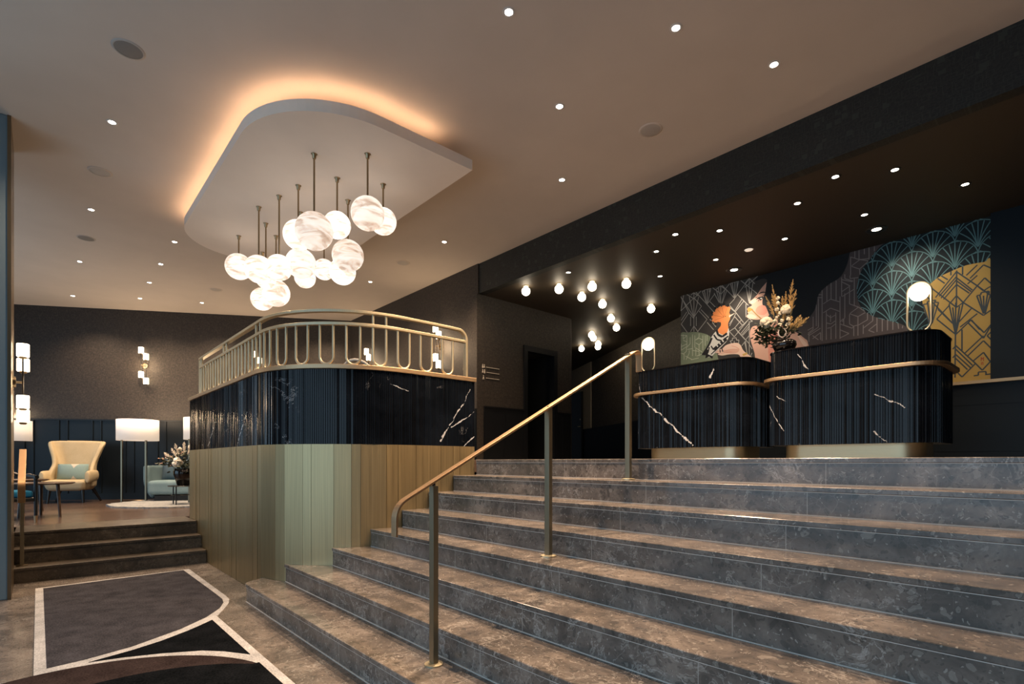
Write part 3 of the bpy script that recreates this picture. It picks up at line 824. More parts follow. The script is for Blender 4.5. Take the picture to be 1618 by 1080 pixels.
# ------------------------------------------------------------------ downlights and speakers
def lamp_spot(name, loc, energy, col=(1, .80, .58), size=2.2, blend=.9, tgt=None, rad=.04):
    L = bpy.data.lights.new(name, 'SPOT'); L.energy = energy; L.color = col; L.spot_size = size; L.spot_blend = blend; L.shadow_soft_size = rad
    o = bpy.data.objects.new(name, L); COL.objects.link(o); o.location = loc
    if tgt is not None: o.rotation_euler = (Vector(tgt) - Vector(loc)).to_track_quat('-Z', 'Y').to_euler()
    return o
DL = [((804, 19), 'at the top edge of the photo, left of the other high one'), ((1068, 44), 'near the top edge, right of the topmost one'),
      ((1223, 102), 'rightmost on the pale ceiling, close to the dark bulkhead'), ((884, 168), 'above the point of the hung panel, left of the right-hand speaker'),
      ((888, 284), 'just right of the point of the hung panel, near the bulkhead'), ((702, 382), 'right of the pendant cluster, close to the bulkhead'),
      ((177, 193), 'in the upper left, between the top-left speaker and the pale one'), ((144, 331), 'at far left, right below the pale flush speaker'),
      ((276, 382), 'just below the left tip of the hung panel'), ((126, 413), 'at far left, under the dark oval speaker'),
      ((254, 417), 'below the one at the left tip of the hung panel'), ((236, 446), 'second in from the lounge wall, middle of the left rows'),
      ((115, 467), 'far left, almost touching the lounge wall'), ((221, 471), 'nearest the lounge wall above the four-light sconce'),
      ((319, 478), 'nearest the lounge wall, left of the balcony railing'), ((585, 445), 'below the right pendants, above the railing'),
      ((503, 488), 'seen through the gap below the railing top rail')]
for (x, y), lab in DL:
    p = at_z(x, y, CZ)
    t = thing('ceiling_downlight', 'round recessed downlight ' + lab, 'downlight', p, 0, 'downlights in the pale ceiling')
    make('trim_ring', MB().lathe([(.030, -.003), (.036, -.005), (.044, -.004), (.046, 0), (.03, -.001)], p, 24, cap=False), M['trimwhite'], t)
    make('lens', MB().lathe([(1e-5, -.002), (.030, -.002)], p, 20), M['down_emit'], t)
    lamp_spot('downlight_beam', p - Vector((0, 0, .03)), (230 if p.x < 1.0 else 440) if p.y < 8 else 240, (1, .70, .46))
RD_ = [((1414, 268), 'right one of the front pair'), ((1320, 279), 'left one of the front pair'), ((1525, 291), 'rightmost, next to the dark pier'),
       ((1260, 321), 'third along from the bulkhead side'), ((1366, 339), 'just in front of the right framed spotlight'), ((1137, 364), 'right one of the close pair in the middle'),
       ((1067, 370), 'left one of the close pair in the middle'), ((1240, 377), 'between the two framed spotlights'),
       ((1037, 397), 'left of the close pair, above the handrail end'), ((1131, 410), 'just left of the left framed spotlight'), ((1043, 436), 'above the left end of the mural'),
       ((898, 430), 'leftmost, above the second glowing globe')]
for (x, y), lab in RD_:
    p = at_z(x, y, RZ)
    t = thing('ceiling_downlight', 'small recessed downlight in the dark ceiling, ' + lab, 'downlight', p, 0, 'downlights in the dark ceiling')
    make('trim_ring', MB().lathe([(.030, -.003), (.036, -.006), (.048, -.005), (.052, 0), (.030, -.001)], p, 24, cap=False), M['trimblack'], t)
    make('lens', MB().lathe([(1e-5, -.002), (.030, -.002)], p, 20), M['down_emit_small'], t)
    lamp_spot('downlight_beam', p - Vector((0, 0, .03)), 20, (1, .78, .52))
p = at_z(1183, 394, RZ)
t = thing('disc_downlight', 'pale frosted disc light on the dark ceiling between the two framed spotlights', 'disc light', p)
make('frosted_disc', MB().lathe([(1e-5, -.014), (.045, -.012), (.052, -.004)], p, 24), emis('frosted_disc_lit', (1, .80, .60), .7), t)
make('disc_base', MB().lathe([(.06, -.004), (.062, 0)], p, 24), M['trimblack'], t)
for (x, y), lab, tg, en in (((1385, 362), 'framed round spotlight at right, aimed at the yellow part of the mural', (8.0, 1.3, 2.9), 40), ((1160, 426), 'framed round spotlight at left, aimed at the face on the mural', (8.0, 3.75, 2.95), 62)):
    p = at_z(x, y, RZ)
    t = thing('ceiling_spotlight', lab, 'spotlight', p)
    make('trim_ring', MB().lathe([(.055, -.004), (.09, -.012), (.105, -.01), (.11, 0), (.055, -.001)], p, 28, cap=False), M['trimblack'], t)
    make('lens', MB().lathe([(1e-5, -.003), (.048, -.003)], p, 20), M['down_emit_small'], t)
    lamp_spot('spotlight_beam', p - Vector((0, 0, .04)), en, (1, .86, .68), 1.75, .9, tg, .03)
SP = [((203, 78), 'dark round ceiling speaker at the top left corner', 1), ((1028, 205), 'pale round ceiling speaker between the right downlights and the bulkhead', 0), ((158, 271), 'pale flush ceiling speaker at the left, barely darker than the ceiling', 0),
      ((136, 376), 'dark oval-looking ceiling speaker at far left, below the pale one', 1), ((341, 457), 'pale ceiling speaker between the lounge wall and pendants', 0), ((637, 415), 'pale ceiling speaker right of the pendants, toward the long wall', 0)]
for (x, y), lab, dk in SP:
    p = at_z(x, y, CZ); r = .095
    t = thing('ceiling_speaker', lab, 'speaker', p)
    make('speaker_ring', MB().lathe([(r, -.006), (r + .012, -.006), (r + .018, 0), (r, -.001)], p, 32, cap=False), M['greyring'] if dk else M['plaster'], t)
    make('speaker_grille', MB().lathe([(1e-5, -.009), (r * .7, -.008), (r, -.004)], p, 32), M['grille'] if dk else M['greyring'], t)

# ceiling globes over the corridor
GB = [((831, 460), 'leftmost, closest to the bulkhead corner'), ((883.3, 456.7), 'second from left in the front row'), ((935.7, 452.7), 'third from left in the front row'), ((989.7, 448.3), 'rightmost of the front row'),
      ((919.3, 469.3), 'just below and left of the third front one'), ((952, 480.3), 'below the gap between third and fourth front ones'), ((1028.7, 487.7), 'on its own at right, above the shorter desk lamp'),
      ((965.3, 503), 'upper one of the pair in the middle of the corridor'), ((974, 517.5), 'lower one of the pair in the middle of the corridor'),
      ((934.7, 529), 'upper left one of the overlapping pair far down the corridor'), ((937.6, 533.8), 'lower right one of the overlapping pair far down the corridor'),
      ((945.3, 543.5), 'upper one of the second overlapping pair, farther down'), ((944.7, 548), 'lower one of the second overlapping pair, farther down'), ((918.7, 550.7), 'lowest left, alone beside the rounded wall end')]
for (x, y), lab in GB:
    p = at_z(x, y, RZ - .085)
    t = thing('globe_light', 'glowing opal ceiling globe, ' + lab, 'globe light', (p.x, p.y, RZ), 0, 'opal globes on the corridor ceiling')
    make('globe', MB().sphere(p, .067, 20, 12), M['globe_emit'], t)
    make('ceiling_rose', MB().lathe([(.03, -.016), (.045, -.012), (.05, 0)], (p.x, p.y, RZ), 20), M['brassrail'], t)

# ------------------------------------------------------------------ wall sconces
def sconce(label, c, right, out, en):
    """c: wall point at the centre; right/out: horizontal unit vectors"""
    right = Vector(right); out = Vector(out); c = Vector(c)
    t = thing('wall_sconce', label, 'wall sconce', c, 0, 'four-light wall sconces')
    def P(u, v, w_): return c + right * u + out * w_ + Vector((0, 0, v))
    pl = MB().tube([P(0, 0, 0), P(0, 0, .022)], .055, 20)
    make('backplate', pl, M['darkbrass'], t)
    make('arm', MB().tube([P(0, 0, .02), P(0, 0, .075)], .010, 8).tube([P(-.05, 0, .075), P(.05, 0, .075)], .008, 8), M['darkbrass'], t)
    for u, tz, bz in ((-.047, .255, -.265), (.047, .12, -.40)):
        make('rod', MB().tube([P(u, bz + .10, .075), P(u, tz, .075)], .007, 8), M['black'], t)
        for z in (tz, bz):
            s_ = MB(); q = P(u, z, .075)
            s_.lathe([(.046, 0), (.05, .006), (.05, .124), (.046, .13)], q, 20)
            sh = make('lamp_shade', s_, M['tube_emit'], t)
            make('lamp_cap', MB().lathe([(.02, -.022), (.03, -.016), (.03, -.001)], q, 16), M['darkbrass'], sh)
    L = bpy.data.lights.new('sconce_glow', 'POINT'); L.energy = en * 1.5; L.color = (1, .70, .42); L.shadow_soft_size = .08
    o = bpy.data.objects.new('sconce_glow', L); COL.objects.link(o); o.location = P(0, 0, .24)
lc = lp + ld * 0; q = ray(229.5, 575)
tt = (lp - EYE).dot(ln) / q.dot(ln); sp_ = EYE + q * tt
sconce('four-light sconce on the dark lounge wall above the floor lamp', (sp_.x, sp_.y, 3.36), ld, ln, 10)
sconce('four-light sconce on the long wall behind the right end of the railing', (WX - .022, 7.92, 3.36), (0, -1, 0), (-1, 0, 0), 14)
sconce('four-light sconce on the long wall, low between the middle railing loops', (WX - .022, 10.6, 3.36), (0, -1, 0), (-1, 0, 0), 10)
sconce('four-light sconce seen edge-on at the side of the left pillar', (-.188, 7.32, 2.10), (0, 1, 0), (1, 0, 0), 5)
sconce('four-light sconce on the lounge wall, hidden by the left railing loops', (lp + ld * 4.62 + Vector((0, 0, 3.36))), ld, ln, 8)

# wayfinding sign by the doorway
sg = thing('wayfinding_sign', 'small pale line and pictogram sign on the dark wall left of the doorway', 'sign', (5.6, 6.868, 2.8))
wt = plain('sign_ivory', (.55, .50, .42), .5)
for k, z in enumerate((2.875, 2.79, 2.695)):
    make('sign_line', MB().box(5.575, 5.86, 6.862, 6.869, z - .004, z + .004), wt, sg)
def pict(x, z, kind):
    mb = MB()
    mb.tube([(x, 6.866, z + .027), (x, 6.869, z + .027)], .009, 12)
    if kind == 0: mb.box(x - .009, x + .009, 6.864, 6.869, z - .03, z + .016)
    else: mb.prism([(x - .004, 0), (x + .004, 0)] + [(x, 0)], 0, 0) if False else mb.add([(x - .016, 6.864, z - .022), (x + .016, 6.864, z - .022), (x, 6.864, z + .018), (x - .016, 6.869, z - .022), (x + .016, 6.869, z - .022), (x, 6.869, z + .018)], [(0, 1, 2), (5, 4, 3), (0, 3, 4, 1), (1, 4, 5, 2), (2, 5, 3, 0)])
    if kind == 2: mb.box(x - .02, x + .02, 6.864, 6.869, z - .034, z - .028)
    make('pictogram', mb, wt, sg)
for x, z, kd in ((5.50, 2.885, 0), (5.535, 2.885, 1), (5.50, 2.80, 1), (5.54, 2.80, 0), (5.515, 2.70, 2)): pict(x, z, kd)

# narrow dark door leaf in the corridor
dd = thing('corridor_door', 'tall narrow black door leaf standing at the end of the corridor', 'door', cp + cdv * 5.55 - cn * .02 + Vector((0, 0, TZ)))
make('door_leaf', cor(MB(), 5.2, 6.3, TZ + .002, 3.32, -.09, -.035), M['black'], dd)
make('door_handle', cor(MB(), 5.26, 5.38, 2.3, 2.325, -.14, -.095), M['brassrail'], dd)
make('lock_plate', cor(MB(), 5.26, 5.30, 2.5, 2.54, -.10, -.085), M['brassrail'], dd)

# ------------------------------------------------------------------ inlaid carpet
def cpoly(mb, pts, z0, z1): return mb.prism(pts, z0, z1)
cpt = thing('entrance_carpet', 'grey and black inlaid carpet with pale curved bands on the lobby floor', 'carpet', (.6, 5, 0))
arc = [(1.345, 5.62), (1.335, 5.46), (1.30, 5.33), (1.23, 5.17), (1.127, 4.96)]
body = [(-.02, 7.235), (-.02, 4.26)] + [(x, 3.3 + math.sqrt(max(1.02 ** 2 - (x - .1) ** 2, 0))) for x in (-.2, -.3, -.5, -.7)] + [(-.8, 3.2), (-.8, 1.0), (1.11, 1.0), (1.112, 4.945)] + arc[::-1] + [(1.352, 7.325)]
make('pale_border', cpoly(MB(), body, .001, .010), M['c_white'], cpt)
grey = [(.04, 7.18), (.04, 4.385), (.225, 4.415), (.484, 4.508), (.814, 4.731), (1.04, 4.955), (1.19, 5.18), (1.262, 5.36), (1.286, 5.5), (1.29, 5.78), (1.285, 7.28)]
def smooth_poly(p, idx=None): return p
make('grey_field', cpoly(MB(), grey, .010, .0125), M['c_grey'], cpt)
tri = [(1.056, 4.836), (.95, 4.735), (.848, 4.645), (.66, 4.51), (.474, 4.418), (.24, 4.338), (.41, 4.30), (.627, 4.215), (.836, 4.095), (.946, 3.975), (1.056, 3.80)]
make('black_wedge', cpoly(MB(), tri, .010, .0125), M['c_black'], cpt)
ca = lambda cx, cy, r, a0, a1, n: [(cx + r * math.cos(math.radians(a0 + (a1 - a0) * i / n)), cy + r * math.sin(math.radians(a0 + (a1 - a0) * i / n))) for i in range(n + 1)]
br = [(x, y) for x, y in ca(.1, 3.3, .99, 15.5, 165, 30)]
br = [p for p in br if p[0] < 1.056]; br = [(1.056, 1.05), (1.056, br[0][1])] + br + [(-.75, 3.2), (-.75, 1.05)]
make('brown_arc', cpoly(MB(), br, .010, .0125), M['c_brown'], cpt)
bl = [p for p in ca(.35, 3.0, .90, 38, 150, 26) if p[0] < 1.056]; bl = [(1.056, 1.08), (1.056, bl[0][1])] + bl + [(-.6, 3.2), (-.6, 1.08)]
make('black_circle', cpoly(MB(), bl, .0125, .0135), M['c_black'], cpt)

# ------------------------------------------------------------------ mural (flat printed wall picture)
mu = thing('wall_mural_picture', 'mural of a woman in profile with an orange crested bird among patterned curves', 'mural', (MX - .003, 2.77, MT))
LAY = [0]
def MP(x, y):
    q = at_x(x, y, MX); return (min(max(q.y, MY0), MY1), min(max(q.z, MT), RZ - .002))
A = lambda pts: [MP(1060 + x / 5.4, 400 + y / 5.4) for x, y in pts]
B = lambda pts: [MP(1040 + x / 2.8, 340 + y / 2.8) for x, y in pts]
Cc = lambda pts: [MP(1300 + x / 4.154, 380 + y / 4.154) for x, y in pts]
def spl(pts, n=5):
    out = []; m = len(pts)
    for i in range(m):
        p0, p1, p2, p3 = [Vector(pts[(i + k) % m]) for k in (-1, 0, 1, 2)]
        for j in range(n):
            t = j / n
            out.append(tuple(.5 * ((2 * p1) + (p2 - p0) * t + (2 * p0 - 5 * p1 + 4 * p2 - p3) * t * t + (3 * p1 - p0 - 3 * p2 + p3) * t ** 3)))
    return [(min(max(a, MY0), MY1), min(max(c, MT), RZ - .002)) for a, c in out]
def patch(name, pts, mat, lay, label=None, mb=None):
    x = MX - .003 - .0006 * lay
    tri = tessellate_polygon([[Vector((p[0], p[1], 0)) for p in pts]])
    mb = MB().add([(x, p[0], p[1]) for p in pts], [tuple(t) for t in tri])
    return make(name, mb, mat, mu, label=label)
def inside(p, poly):
    x, y = p; c = False; n = len(poly)
    for i in range(n):
        (x1, y1), (x2, y2) = poly[i], poly[i - 1]
        if (y1 > y) != (y2 > y) and x < (x2 - x1) * (y - y1) / (y2 - y1) + x1: c = not c
    return c
JIT = [0]
def seg(mb, a, c, w, lay, poly=None, holes=()):
    JIT[0] = (JIT[0] + 1) % 24
    x = MX - .003 - .0006 * lay - JIT[0] * .00002
    a, c = Vector(a), Vector(c); d = c - a; L = d.length
    if L < 1e-6: return
    nn = Vector((-d.y, d.x)) / L * w / 2
    k = max(1, int(L / .012)) if poly else 1
    run = None
    def emit(t0, t1):
        p, q = a + d * t0, a + d * t1
        mb.add([(x, *(p - nn)), (x, *(q - nn)), (x, *(q + nn)), (x, *(p + nn))], [(0, 1, 2, 3)])
    if not poly: emit(0, 1); return
    for i in range(k + 1):
        ok = False
        if i < k:
            mid = a + d * ((i + .5) / k)
            ok = MY0 < mid.x < MY1 and MT < mid.y < RZ and inside(mid, poly) and not any(inside(mid, h) for h in holes)
        if ok and run is None: run = i / k
        if not ok and run is not None: emit(run, i / k); run = None
def pline(mb, pts, w, lay, poly=None, holes=()):
    for a, c in zip(pts, pts[1:]): seg(mb, a, c, w, lay, poly, holes)
def arcp(c, r, a0, a1, n=12): return [(c[0] + r * math.cos(math.radians(a0 + (a1 - a0) * i / n)), c[1] + r * math.sin(math.radians(a0 + (a1 - a0) * i / n))) for i in range(n + 1)]

full = [(MY0, MT), (MY1, MT), (MY1, RZ - .002), (MY0, RZ - .002)]
mat_ = lambda n, c: plain('mural_' + n, c, .6, 0, .3)
patch('umber_ground', full, mat_('umber', (.045, .038, .034)), 0)
mauve = spl(B([(560, 620), (560, 520), (600, 500), (640, 480), (690, 420), (710, 350), (750, 310), (810, 270), (840, 210), (850, 130), (1000, 90), (1140, 560), (900, 640)]))
teal = spl(B([(1140, 560), (1100, 495), (1040, 470), (960, 450), (900, 410), (880, 340), (895, 255), (945, 185), (1000, 110), (1100, 20), (1500, -60), (1500, 560)]), 6)
hair = spl(B([(430, 290), (450, 240), (520, 200), (700, 130), (870, 90), (850, 140), (838, 210), (808, 270), (750, 310), (710, 352), (692, 420), (640, 482), (590, 505), (545, 500), (490, 460), (478, 400), (470, 340), (487, 300), (470, 280)]))
yell = spl(Cc([(1115, 137), (1060, 141), (1000, 150), (940, 163), (880, 185), (820, 212), (760, 242), (705, 285), (670, 330), (655, 385), (664, 450), (690, 520), (712, 580), (760, 700), (820, 860), (840, 960), (1115, 960), (1115, 500)]), 4)
sage = spl(B([(95, 525), (130, 518), (165, 516), (200, 522), (225, 532), (240, 548), (250, 580), (260, 680), (95, 690), (95, 600)]))
patch('mauve_field', mauve, mat_('mauve', (.085, .064, .062)), 1)
patch('teal_field', teal, mat_('teal', (.006, .012, .015)), 2)
patch('hair', hair, mat_('hair', (.006, .007, .009)), 3)
patch('ochre_field', yell, mat_('ochre', (.56, .35, .095)), 3)
patch('sage_dome', sage, mat_('sage', (.21, .24, .15)), 1)
fem = A([(660, 420), (700, 560), (690, 940), (1170, 940), (1170, 640), (840, 220), (700, 390)])
T1 = lambda pts: [MP(1070 + x / 6.75, 420 + y / 6.75) for x, y in pts]
T2 = lambda pts: [MP(1240 + x / 6, 370 + y / 6) for x, y in pts]
T3 = lambda pts: [MP(1420 + x / 5.144, 400 + y / 5.144) for x, y in pts]
def traced(name, conv, lines, w, lay, poly, holes, mt):
    mb = MB()
    for l_ in lines: pline(mb, conv(l_), w, lay, poly, holes)
    return make(name, mb, mt, mu, weld=False)
left = [(3.25, MT), (MY1, MT), (MY1, RZ), (3.25, RZ)]
LAT = [[(70, 310), (40, 480)], [(40, 330), (180, 545), (260, 430), (180, 340), (40, 480)], [(105, 275), (180, 350), (255, 260)], [(130, 330), (178, 550)], [(180, 255), (180, 700)], [(230, 330), (182, 550)], [(150, 310), (178, 255), (225, 320)],
 [(70, 380), (125, 500), (180, 560)], [(125, 500), (45, 620), (110, 710)], [(105, 490), (45, 580)], [(145, 540), (145, 640)], [(205, 540), (205, 640)], [(145, 700), (180, 640), (225, 705)], [(235, 480), (320, 570), (220, 700)], [(255, 465), (345, 560), (415, 650)], [(320, 600), (390, 680)],
 [(200, 270), (320, 410), (400, 300)], [(320, 410), (400, 500)], [(270, 270), (315, 405)], [(290, 240), (318, 405)], [(325, 230), (322, 405)], [(360, 240), (325, 405)], [(270, 270), (292, 265), (292, 238), (325, 230), (360, 240)], [(345, 250), (345, 280)],
 [(380, 205), (470, 300), (560, 190)], [(420, 260), (455, 390)], [(440, 235), (465, 390)], [(466, 190), (466, 400)], [(510, 250), (480, 390)], [(410, 255), (465, 195), (530, 260)], [(530, 260), (480, 400)], [(395, 290), (450, 390)], [(350, 380), (440, 470)],
 [(480, 190), (615, 345), (760, 150)], [(570, 185), (610, 335)], [(588, 160), (612, 335)], [(618, 150), (615, 335)], [(655, 155), (620, 335)], [(570, 185), (588, 180), (588, 158), (620, 148), (658, 156)], [(640, 165), (640, 230)],
 [(540, 430), (615, 350)], [(560, 440), (620, 490), (715, 370)], [(615, 480), (695, 350)], [(680, 130), (860, 300)], [(770, 100), (770, 380)], [(730, 180), (765, 380)], [(810, 180), (775, 380)], [(720, 190), (770, 110), (830, 190)], [(860, 80), (720, 230)], [(640, 300), (760, 420)], [(735, 405), (735, 545)],
 [(560, 640), (630, 500), (710, 605)], [(555, 620), (615, 540), (695, 630)], [(630, 500), (560, 420)], [(555, 700), (615, 660), (775, 835)], [(615, 660), (690, 570)], [(560, 700), (610, 755), (770, 560)], [(660, 665), (760, 575)], [(680, 720), (770, 610)], [(690, 735), (770, 640)], [(700, 740), (770, 665)], [(770, 590), (770, 990)], [(640, 690), (730, 790), (770, 740)],
 [(565, 800), (585, 830)], [(565, 800), (590, 795), (590, 770), (630, 765), (635, 790), (660, 790), (655, 830)], [(610, 800), (610, 830)], [(730, 800), (690, 850)], [(730, 800), (745, 930)], [(770, 835), (810, 900), (780, 970)], [(830, 920), (780, 990)], [(720, 810), (760, 980)], [(770, 560), (850, 640)], [(850, 600), (880, 575)], [(780, 600), (830, 560)]]
traced('silver_lattice', T1, LAT, .011, 2, left, (sage, hair, fem, mauve), mat_('silver', (.36, .33, .29)))
OCH = [[(472, 140), (470, 440)], [(465, 400), (462, 660), (458, 1010)], [(300, 360), (470, 150), (640, 265), (745, 340)], [(330, 350), (470, 190)], [(345, 365), (470, 215)], [(365, 375), (470, 255)], [(472, 200), (600, 300)], [(472, 225), (590, 312)], [(472, 255), (575, 325)],
 [(410, 415), (470, 345), (525, 400), (470, 440), (270, 285)], [(410, 415), (462, 655)], [(525, 400), (465, 655)], [(440, 440), (463, 650)], [(495, 430), (464, 650)], [(525, 400), (690, 505), (745, 465)], [(525, 400), (630, 275), (700, 200), (750, 245)], [(640, 265), (690, 305), (745, 270)],
 [(200, 320), (440, 570)], [(310, 535), (465, 660), (590, 540), (660, 620)], [(310, 535), (415, 420)], [(320, 455), (440, 570)], [(500, 600), (640, 490)], [(480, 570), (590, 450)],
 [(635, 345), (690, 490)], [(660, 340), (692, 490)], [(690, 345), (695, 490)], [(725, 315), (698, 490)], [(745, 340), (702, 490)], [(635, 345), (668, 338), (670, 320), (735, 308), (735, 340)],
 [(565, 565), (690, 690), (750, 590)], [(590, 545), (695, 645), (750, 580)], [(720, 670), (750, 700)], [(720, 670), (750, 640)], [(540, 810), (690, 670)], [(560, 835), (690, 710), (750, 770)], [(515, 620), (515, 790)], [(465, 750), (625, 895), (515, 1005), (440, 930)], [(465, 780), (600, 910)], [(462, 820), (585, 930)], [(460, 850), (560, 945)], [(600, 880), (690, 805), (745, 880), (680, 950), (600, 870)], [(440, 850), (465, 820)], [(440, 780), (465, 750)],
 [(648, 990), (648, 965), (710, 960), (710, 990)], [(610, 995), (650, 990)], [(710, 985), (750, 980)],
 [(200, 415), (250, 570)], [(235, 395), (258, 570)], [(265, 390), (262, 570)], [(295, 380), (268, 570)], [(325, 400), (272, 570)], [(200, 415), (232, 412), (235, 392), (270, 385), (300, 380), (300, 398), (325, 400)],
 [(550, 180), (640, 95)], [(580, 205), (690, 95), (750, 120)], [(520, 110), (520, 175)], [(425, 130), (425, 180)], [(310, 200), (375, 245)], [(340, 180), (400, 215)], [(560, 250), (640, 180)]]
traced('blue_lattice', T3, OCH, .014, 4, yell, (), mat_('slate', (.060, .075, .085)))
MZ = [[(665, 130), (665, 225)], [(705, 110), (705, 240)], [(755, 110), (755, 190)], [(800, 90), (800, 240)], [(850, 80), (850, 160)], [(625, 215), (625, 390)], [(625, 215), (705, 240), (790, 250)], [(635, 300), (720, 235)], [(635, 305), (710, 330), (800, 250)], [(710, 330), (715, 400)], [(715, 240), (800, 230)],
 [(540, 410), (540, 590)], [(540, 450), (620, 490), (540, 545)], [(545, 590), (660, 520), (660, 420)], [(570, 380), (570, 420), (650, 445)], [(540, 430), (640, 450)], [(620, 390), (620, 420), (700, 410)], [(660, 420), (660, 680)], [(615, 500), (615, 660)], [(570, 560), (570, 790), (545, 830)],
 [(400, 490), (400, 640)], [(440, 460), (440, 615)], [(488, 430), (488, 625)], [(525, 590), (525, 990)], [(355, 520), (355, 1010)], [(310, 600), (355, 600)], [(320, 570), (360, 575)], [(365, 660), (435, 615), (520, 640)], [(365, 745), (435, 700), (520, 730)], [(395, 720), (395, 1000)], [(485, 740), (485, 990)], [(395, 760), (438, 790), (480, 765)], [(395, 840), (438, 850), (480, 820)], [(435, 765), (435, 830)], [(405, 890), (435, 885), (480, 850)], [(440, 890), (440, 995)],
 [(615, 660), (700, 690), (775, 740)], [(620, 750), (700, 690)], [(615, 755), (615, 850), (650, 870), (700, 860)], [(620, 755), (695, 780), (775, 735)], [(695, 780), (695, 960)], [(785, 745), (785, 810), (700, 860)], [(560, 800), (560, 860), (640, 890)], [(525, 830), (555, 800)], [(525, 850), (640, 890), (655, 870), (655, 965)], [(525, 905), (610, 940), (530, 980)], [(835, 770), (835, 820), (745, 890)], [(745, 860), (745, 945)], [(875, 780), (875, 925)], [(870, 850), (795, 910), (850, 930)], [(925, 800), (925, 920)], [(975, 810), (975, 910)], [(1025, 825), (1025, 905)], [(1075, 845), (1080, 895)], [(1120, 865), (1115, 890)],
 [(300, 640), (300, 870)], [(270, 780), (270, 900), (190, 960)], [(185, 870), (185, 930), (270, 880)], [(230, 960), (340, 890)], [(230, 940), (230, 1020)], [(265, 990), (340, 930), (340, 1000)], [(320, 610), (320, 880), (220, 950)], [(265, 960), (320, 1000)], [(140, 880), (190, 870)], [(150, 930), (190, 945)]]
traced('mauve_maze', T2, MZ, .010, 2.5, mauve, (teal, hair, yell, fem), mat_('mauve_line', (.26, .22, .205)))
SG = [[(40, 740), (105, 740)], [(65, 730), (65, 780), (105, 740), (105, 860)], [(45, 860), (105, 830)], [(45, 830), (45, 900), (100, 860)], [(65, 790), (105, 810)], [(140, 760), (140, 830)], [(165, 730), (165, 960)], [(190, 740), (190, 870)], [(235, 720), (235, 760), (195, 790)], [(195, 790), (235, 770), (275, 790)], [(275, 740), (275, 900)], [(200, 820), (235, 840), (275, 800)], [(235, 840), (235, 960)], [(140, 830), (100, 870), (100, 910), (65, 940)], [(45, 930), (75, 940), (75, 1000)], [(110, 890), (165, 880)], [(130, 900), (130, 930), (95, 1000)], [(90, 960), (165, 1000)], [(200, 880), (200, 960)], [(300, 740), (300, 850)], [(320, 735), (320, 800)], [(165, 900), (235, 910)], [(195, 870), (270, 920)], [(210, 960), (265, 940)], [(150, 1000), (230, 980)]]
traced('sage_maze', T1, SG, .011, 2, sage, (), mat_('sage_line', (.50, .50, .36)))
# palm fans laid like fish scales
mb = MB(); RX, HZ = .205, .182
y00, z00 = T2([(1015, 620)])[0]
for j in range(-5, 10):
    for i in range(-6, 8):
        if (i + j) % 2: continue
        cx = y00 + i * RX; cz = z00 + j * HZ
        if cx < MY0 - .4 or cx > 2.9 or cz < MT - .4 or cz > RZ + .3: continue
        c0 = cz + .15
        lower = [arcp((cx + dx_, cz - HZ + .15), .204, 0, 360, 24) for dx_ in (-RX, RX)] + [arcp((cx, cz - 2 * HZ + .15), .204, 0, 360, 24)]
        hl = tuple(lower) + (yell, hair)
        pline(mb, arcp((cx, c0), .205, 0, 180, 14), .010, 2.6, teal, hl)
        for an in (-80, -56, -34, -16, 0, 16, 34, 56, 80):
            a_ = math.radians(an); L_ = .195
            q = []
            for k in range(6):
                u = .16 + .84 * k / 5; q.append((cx + L_ * math.sin(a_) * u ** 1.35, cz + (.15 + L_ * math.cos(a_)) * (u ** .72 if abs(an) > 20 else u)))
            pline(mb, q, .0105, 2.6, teal, hl)
make('palm_scallops', mb, mat_('palm', (.11, .22, .235)), mu, weld=False)
# woman
skin = mat_('skin', (.72, .40, .29)); blush = mat_('blush', (.70, .27, .19)); pale = mat_('pale_skin', (.82, .55, .42))
body = spl(A([(700, 625), (674, 690), (690, 770), (715, 850), (735, 960), (820, 980), (1180, 960), (1172, 768), (1140, 725), (1080, 680), (1010, 645), (930, 600), (900, 540), (850, 540), (790, 610)]))
patch('shoulder', body, skin, 5)
patch('shoulder_shade', spl(A([(850, 640), (830, 760), (850, 960), (920, 960), (900, 760), (1000, 660), (930, 610)])), blush, 6)
patch('shoulder_light', spl(A([(1085, 700), (1130, 735), (1165, 775), (1150, 800), (1120, 770)])), pale, 6)
face = spl(A([(832, 240), (800, 268), (765, 310), (742, 348), (705, 388), (672, 412), (668, 424), (690, 436), (690, 448), (660, 464), (652, 480), (662, 492), (655, 506), (664, 516), (650, 530), (652, 548), (690, 562), (740, 566), (790, 556), (840, 530), (870, 470), (850, 380), (846, 300)]), 4)
patch('face', face, skin, 5)
patch('cheek', spl(A([(745, 455), (800, 440), (830, 480), (800, 525), (745, 520), (725, 490)])), blush, 6)
patch('chin_light', spl(A([(655, 530), (690, 520), (735, 545), (700, 560), (660, 548)])), pale, 6)
patch('nose_light', spl(A([(680, 415), (720, 385), (745, 390), (720, 420), (695, 430)])), pale, 6)
patch('lips', spl(A([(655, 478), (668, 462), (690, 470), (705, 482), (688, 488), (664, 502)])), mat_('lips', (.66, .27, .06)), 7)
dk = mat_('ink', (.012, .009, .010))
patch('eyebrow', spl(A([(748, 352), (768, 332), (800, 328), (822, 342), (800, 337), (770, 342)])), dk, 7)
patch('eye', spl(A([(735, 388), (752, 374), (782, 370), (792, 378), (778, 394), (765, 404), (756, 392)])), dk, 7)
patch('eye_white', spl(A([(762, 386), (772, 380), (782, 382), (774, 391)])), mat_('eye_white', (.7, .66, .62)), 8)
mb = MB()
for a_, c_ in (((740, 372), (722, 380)), ((746, 380), (730, 396)), ((756, 396), (748, 410)), ((780, 372), (806, 352))): seg(mb, A([a_])[0], A([c_])[0], .009, 7)
make('eyelashes', mb, dk, mu)
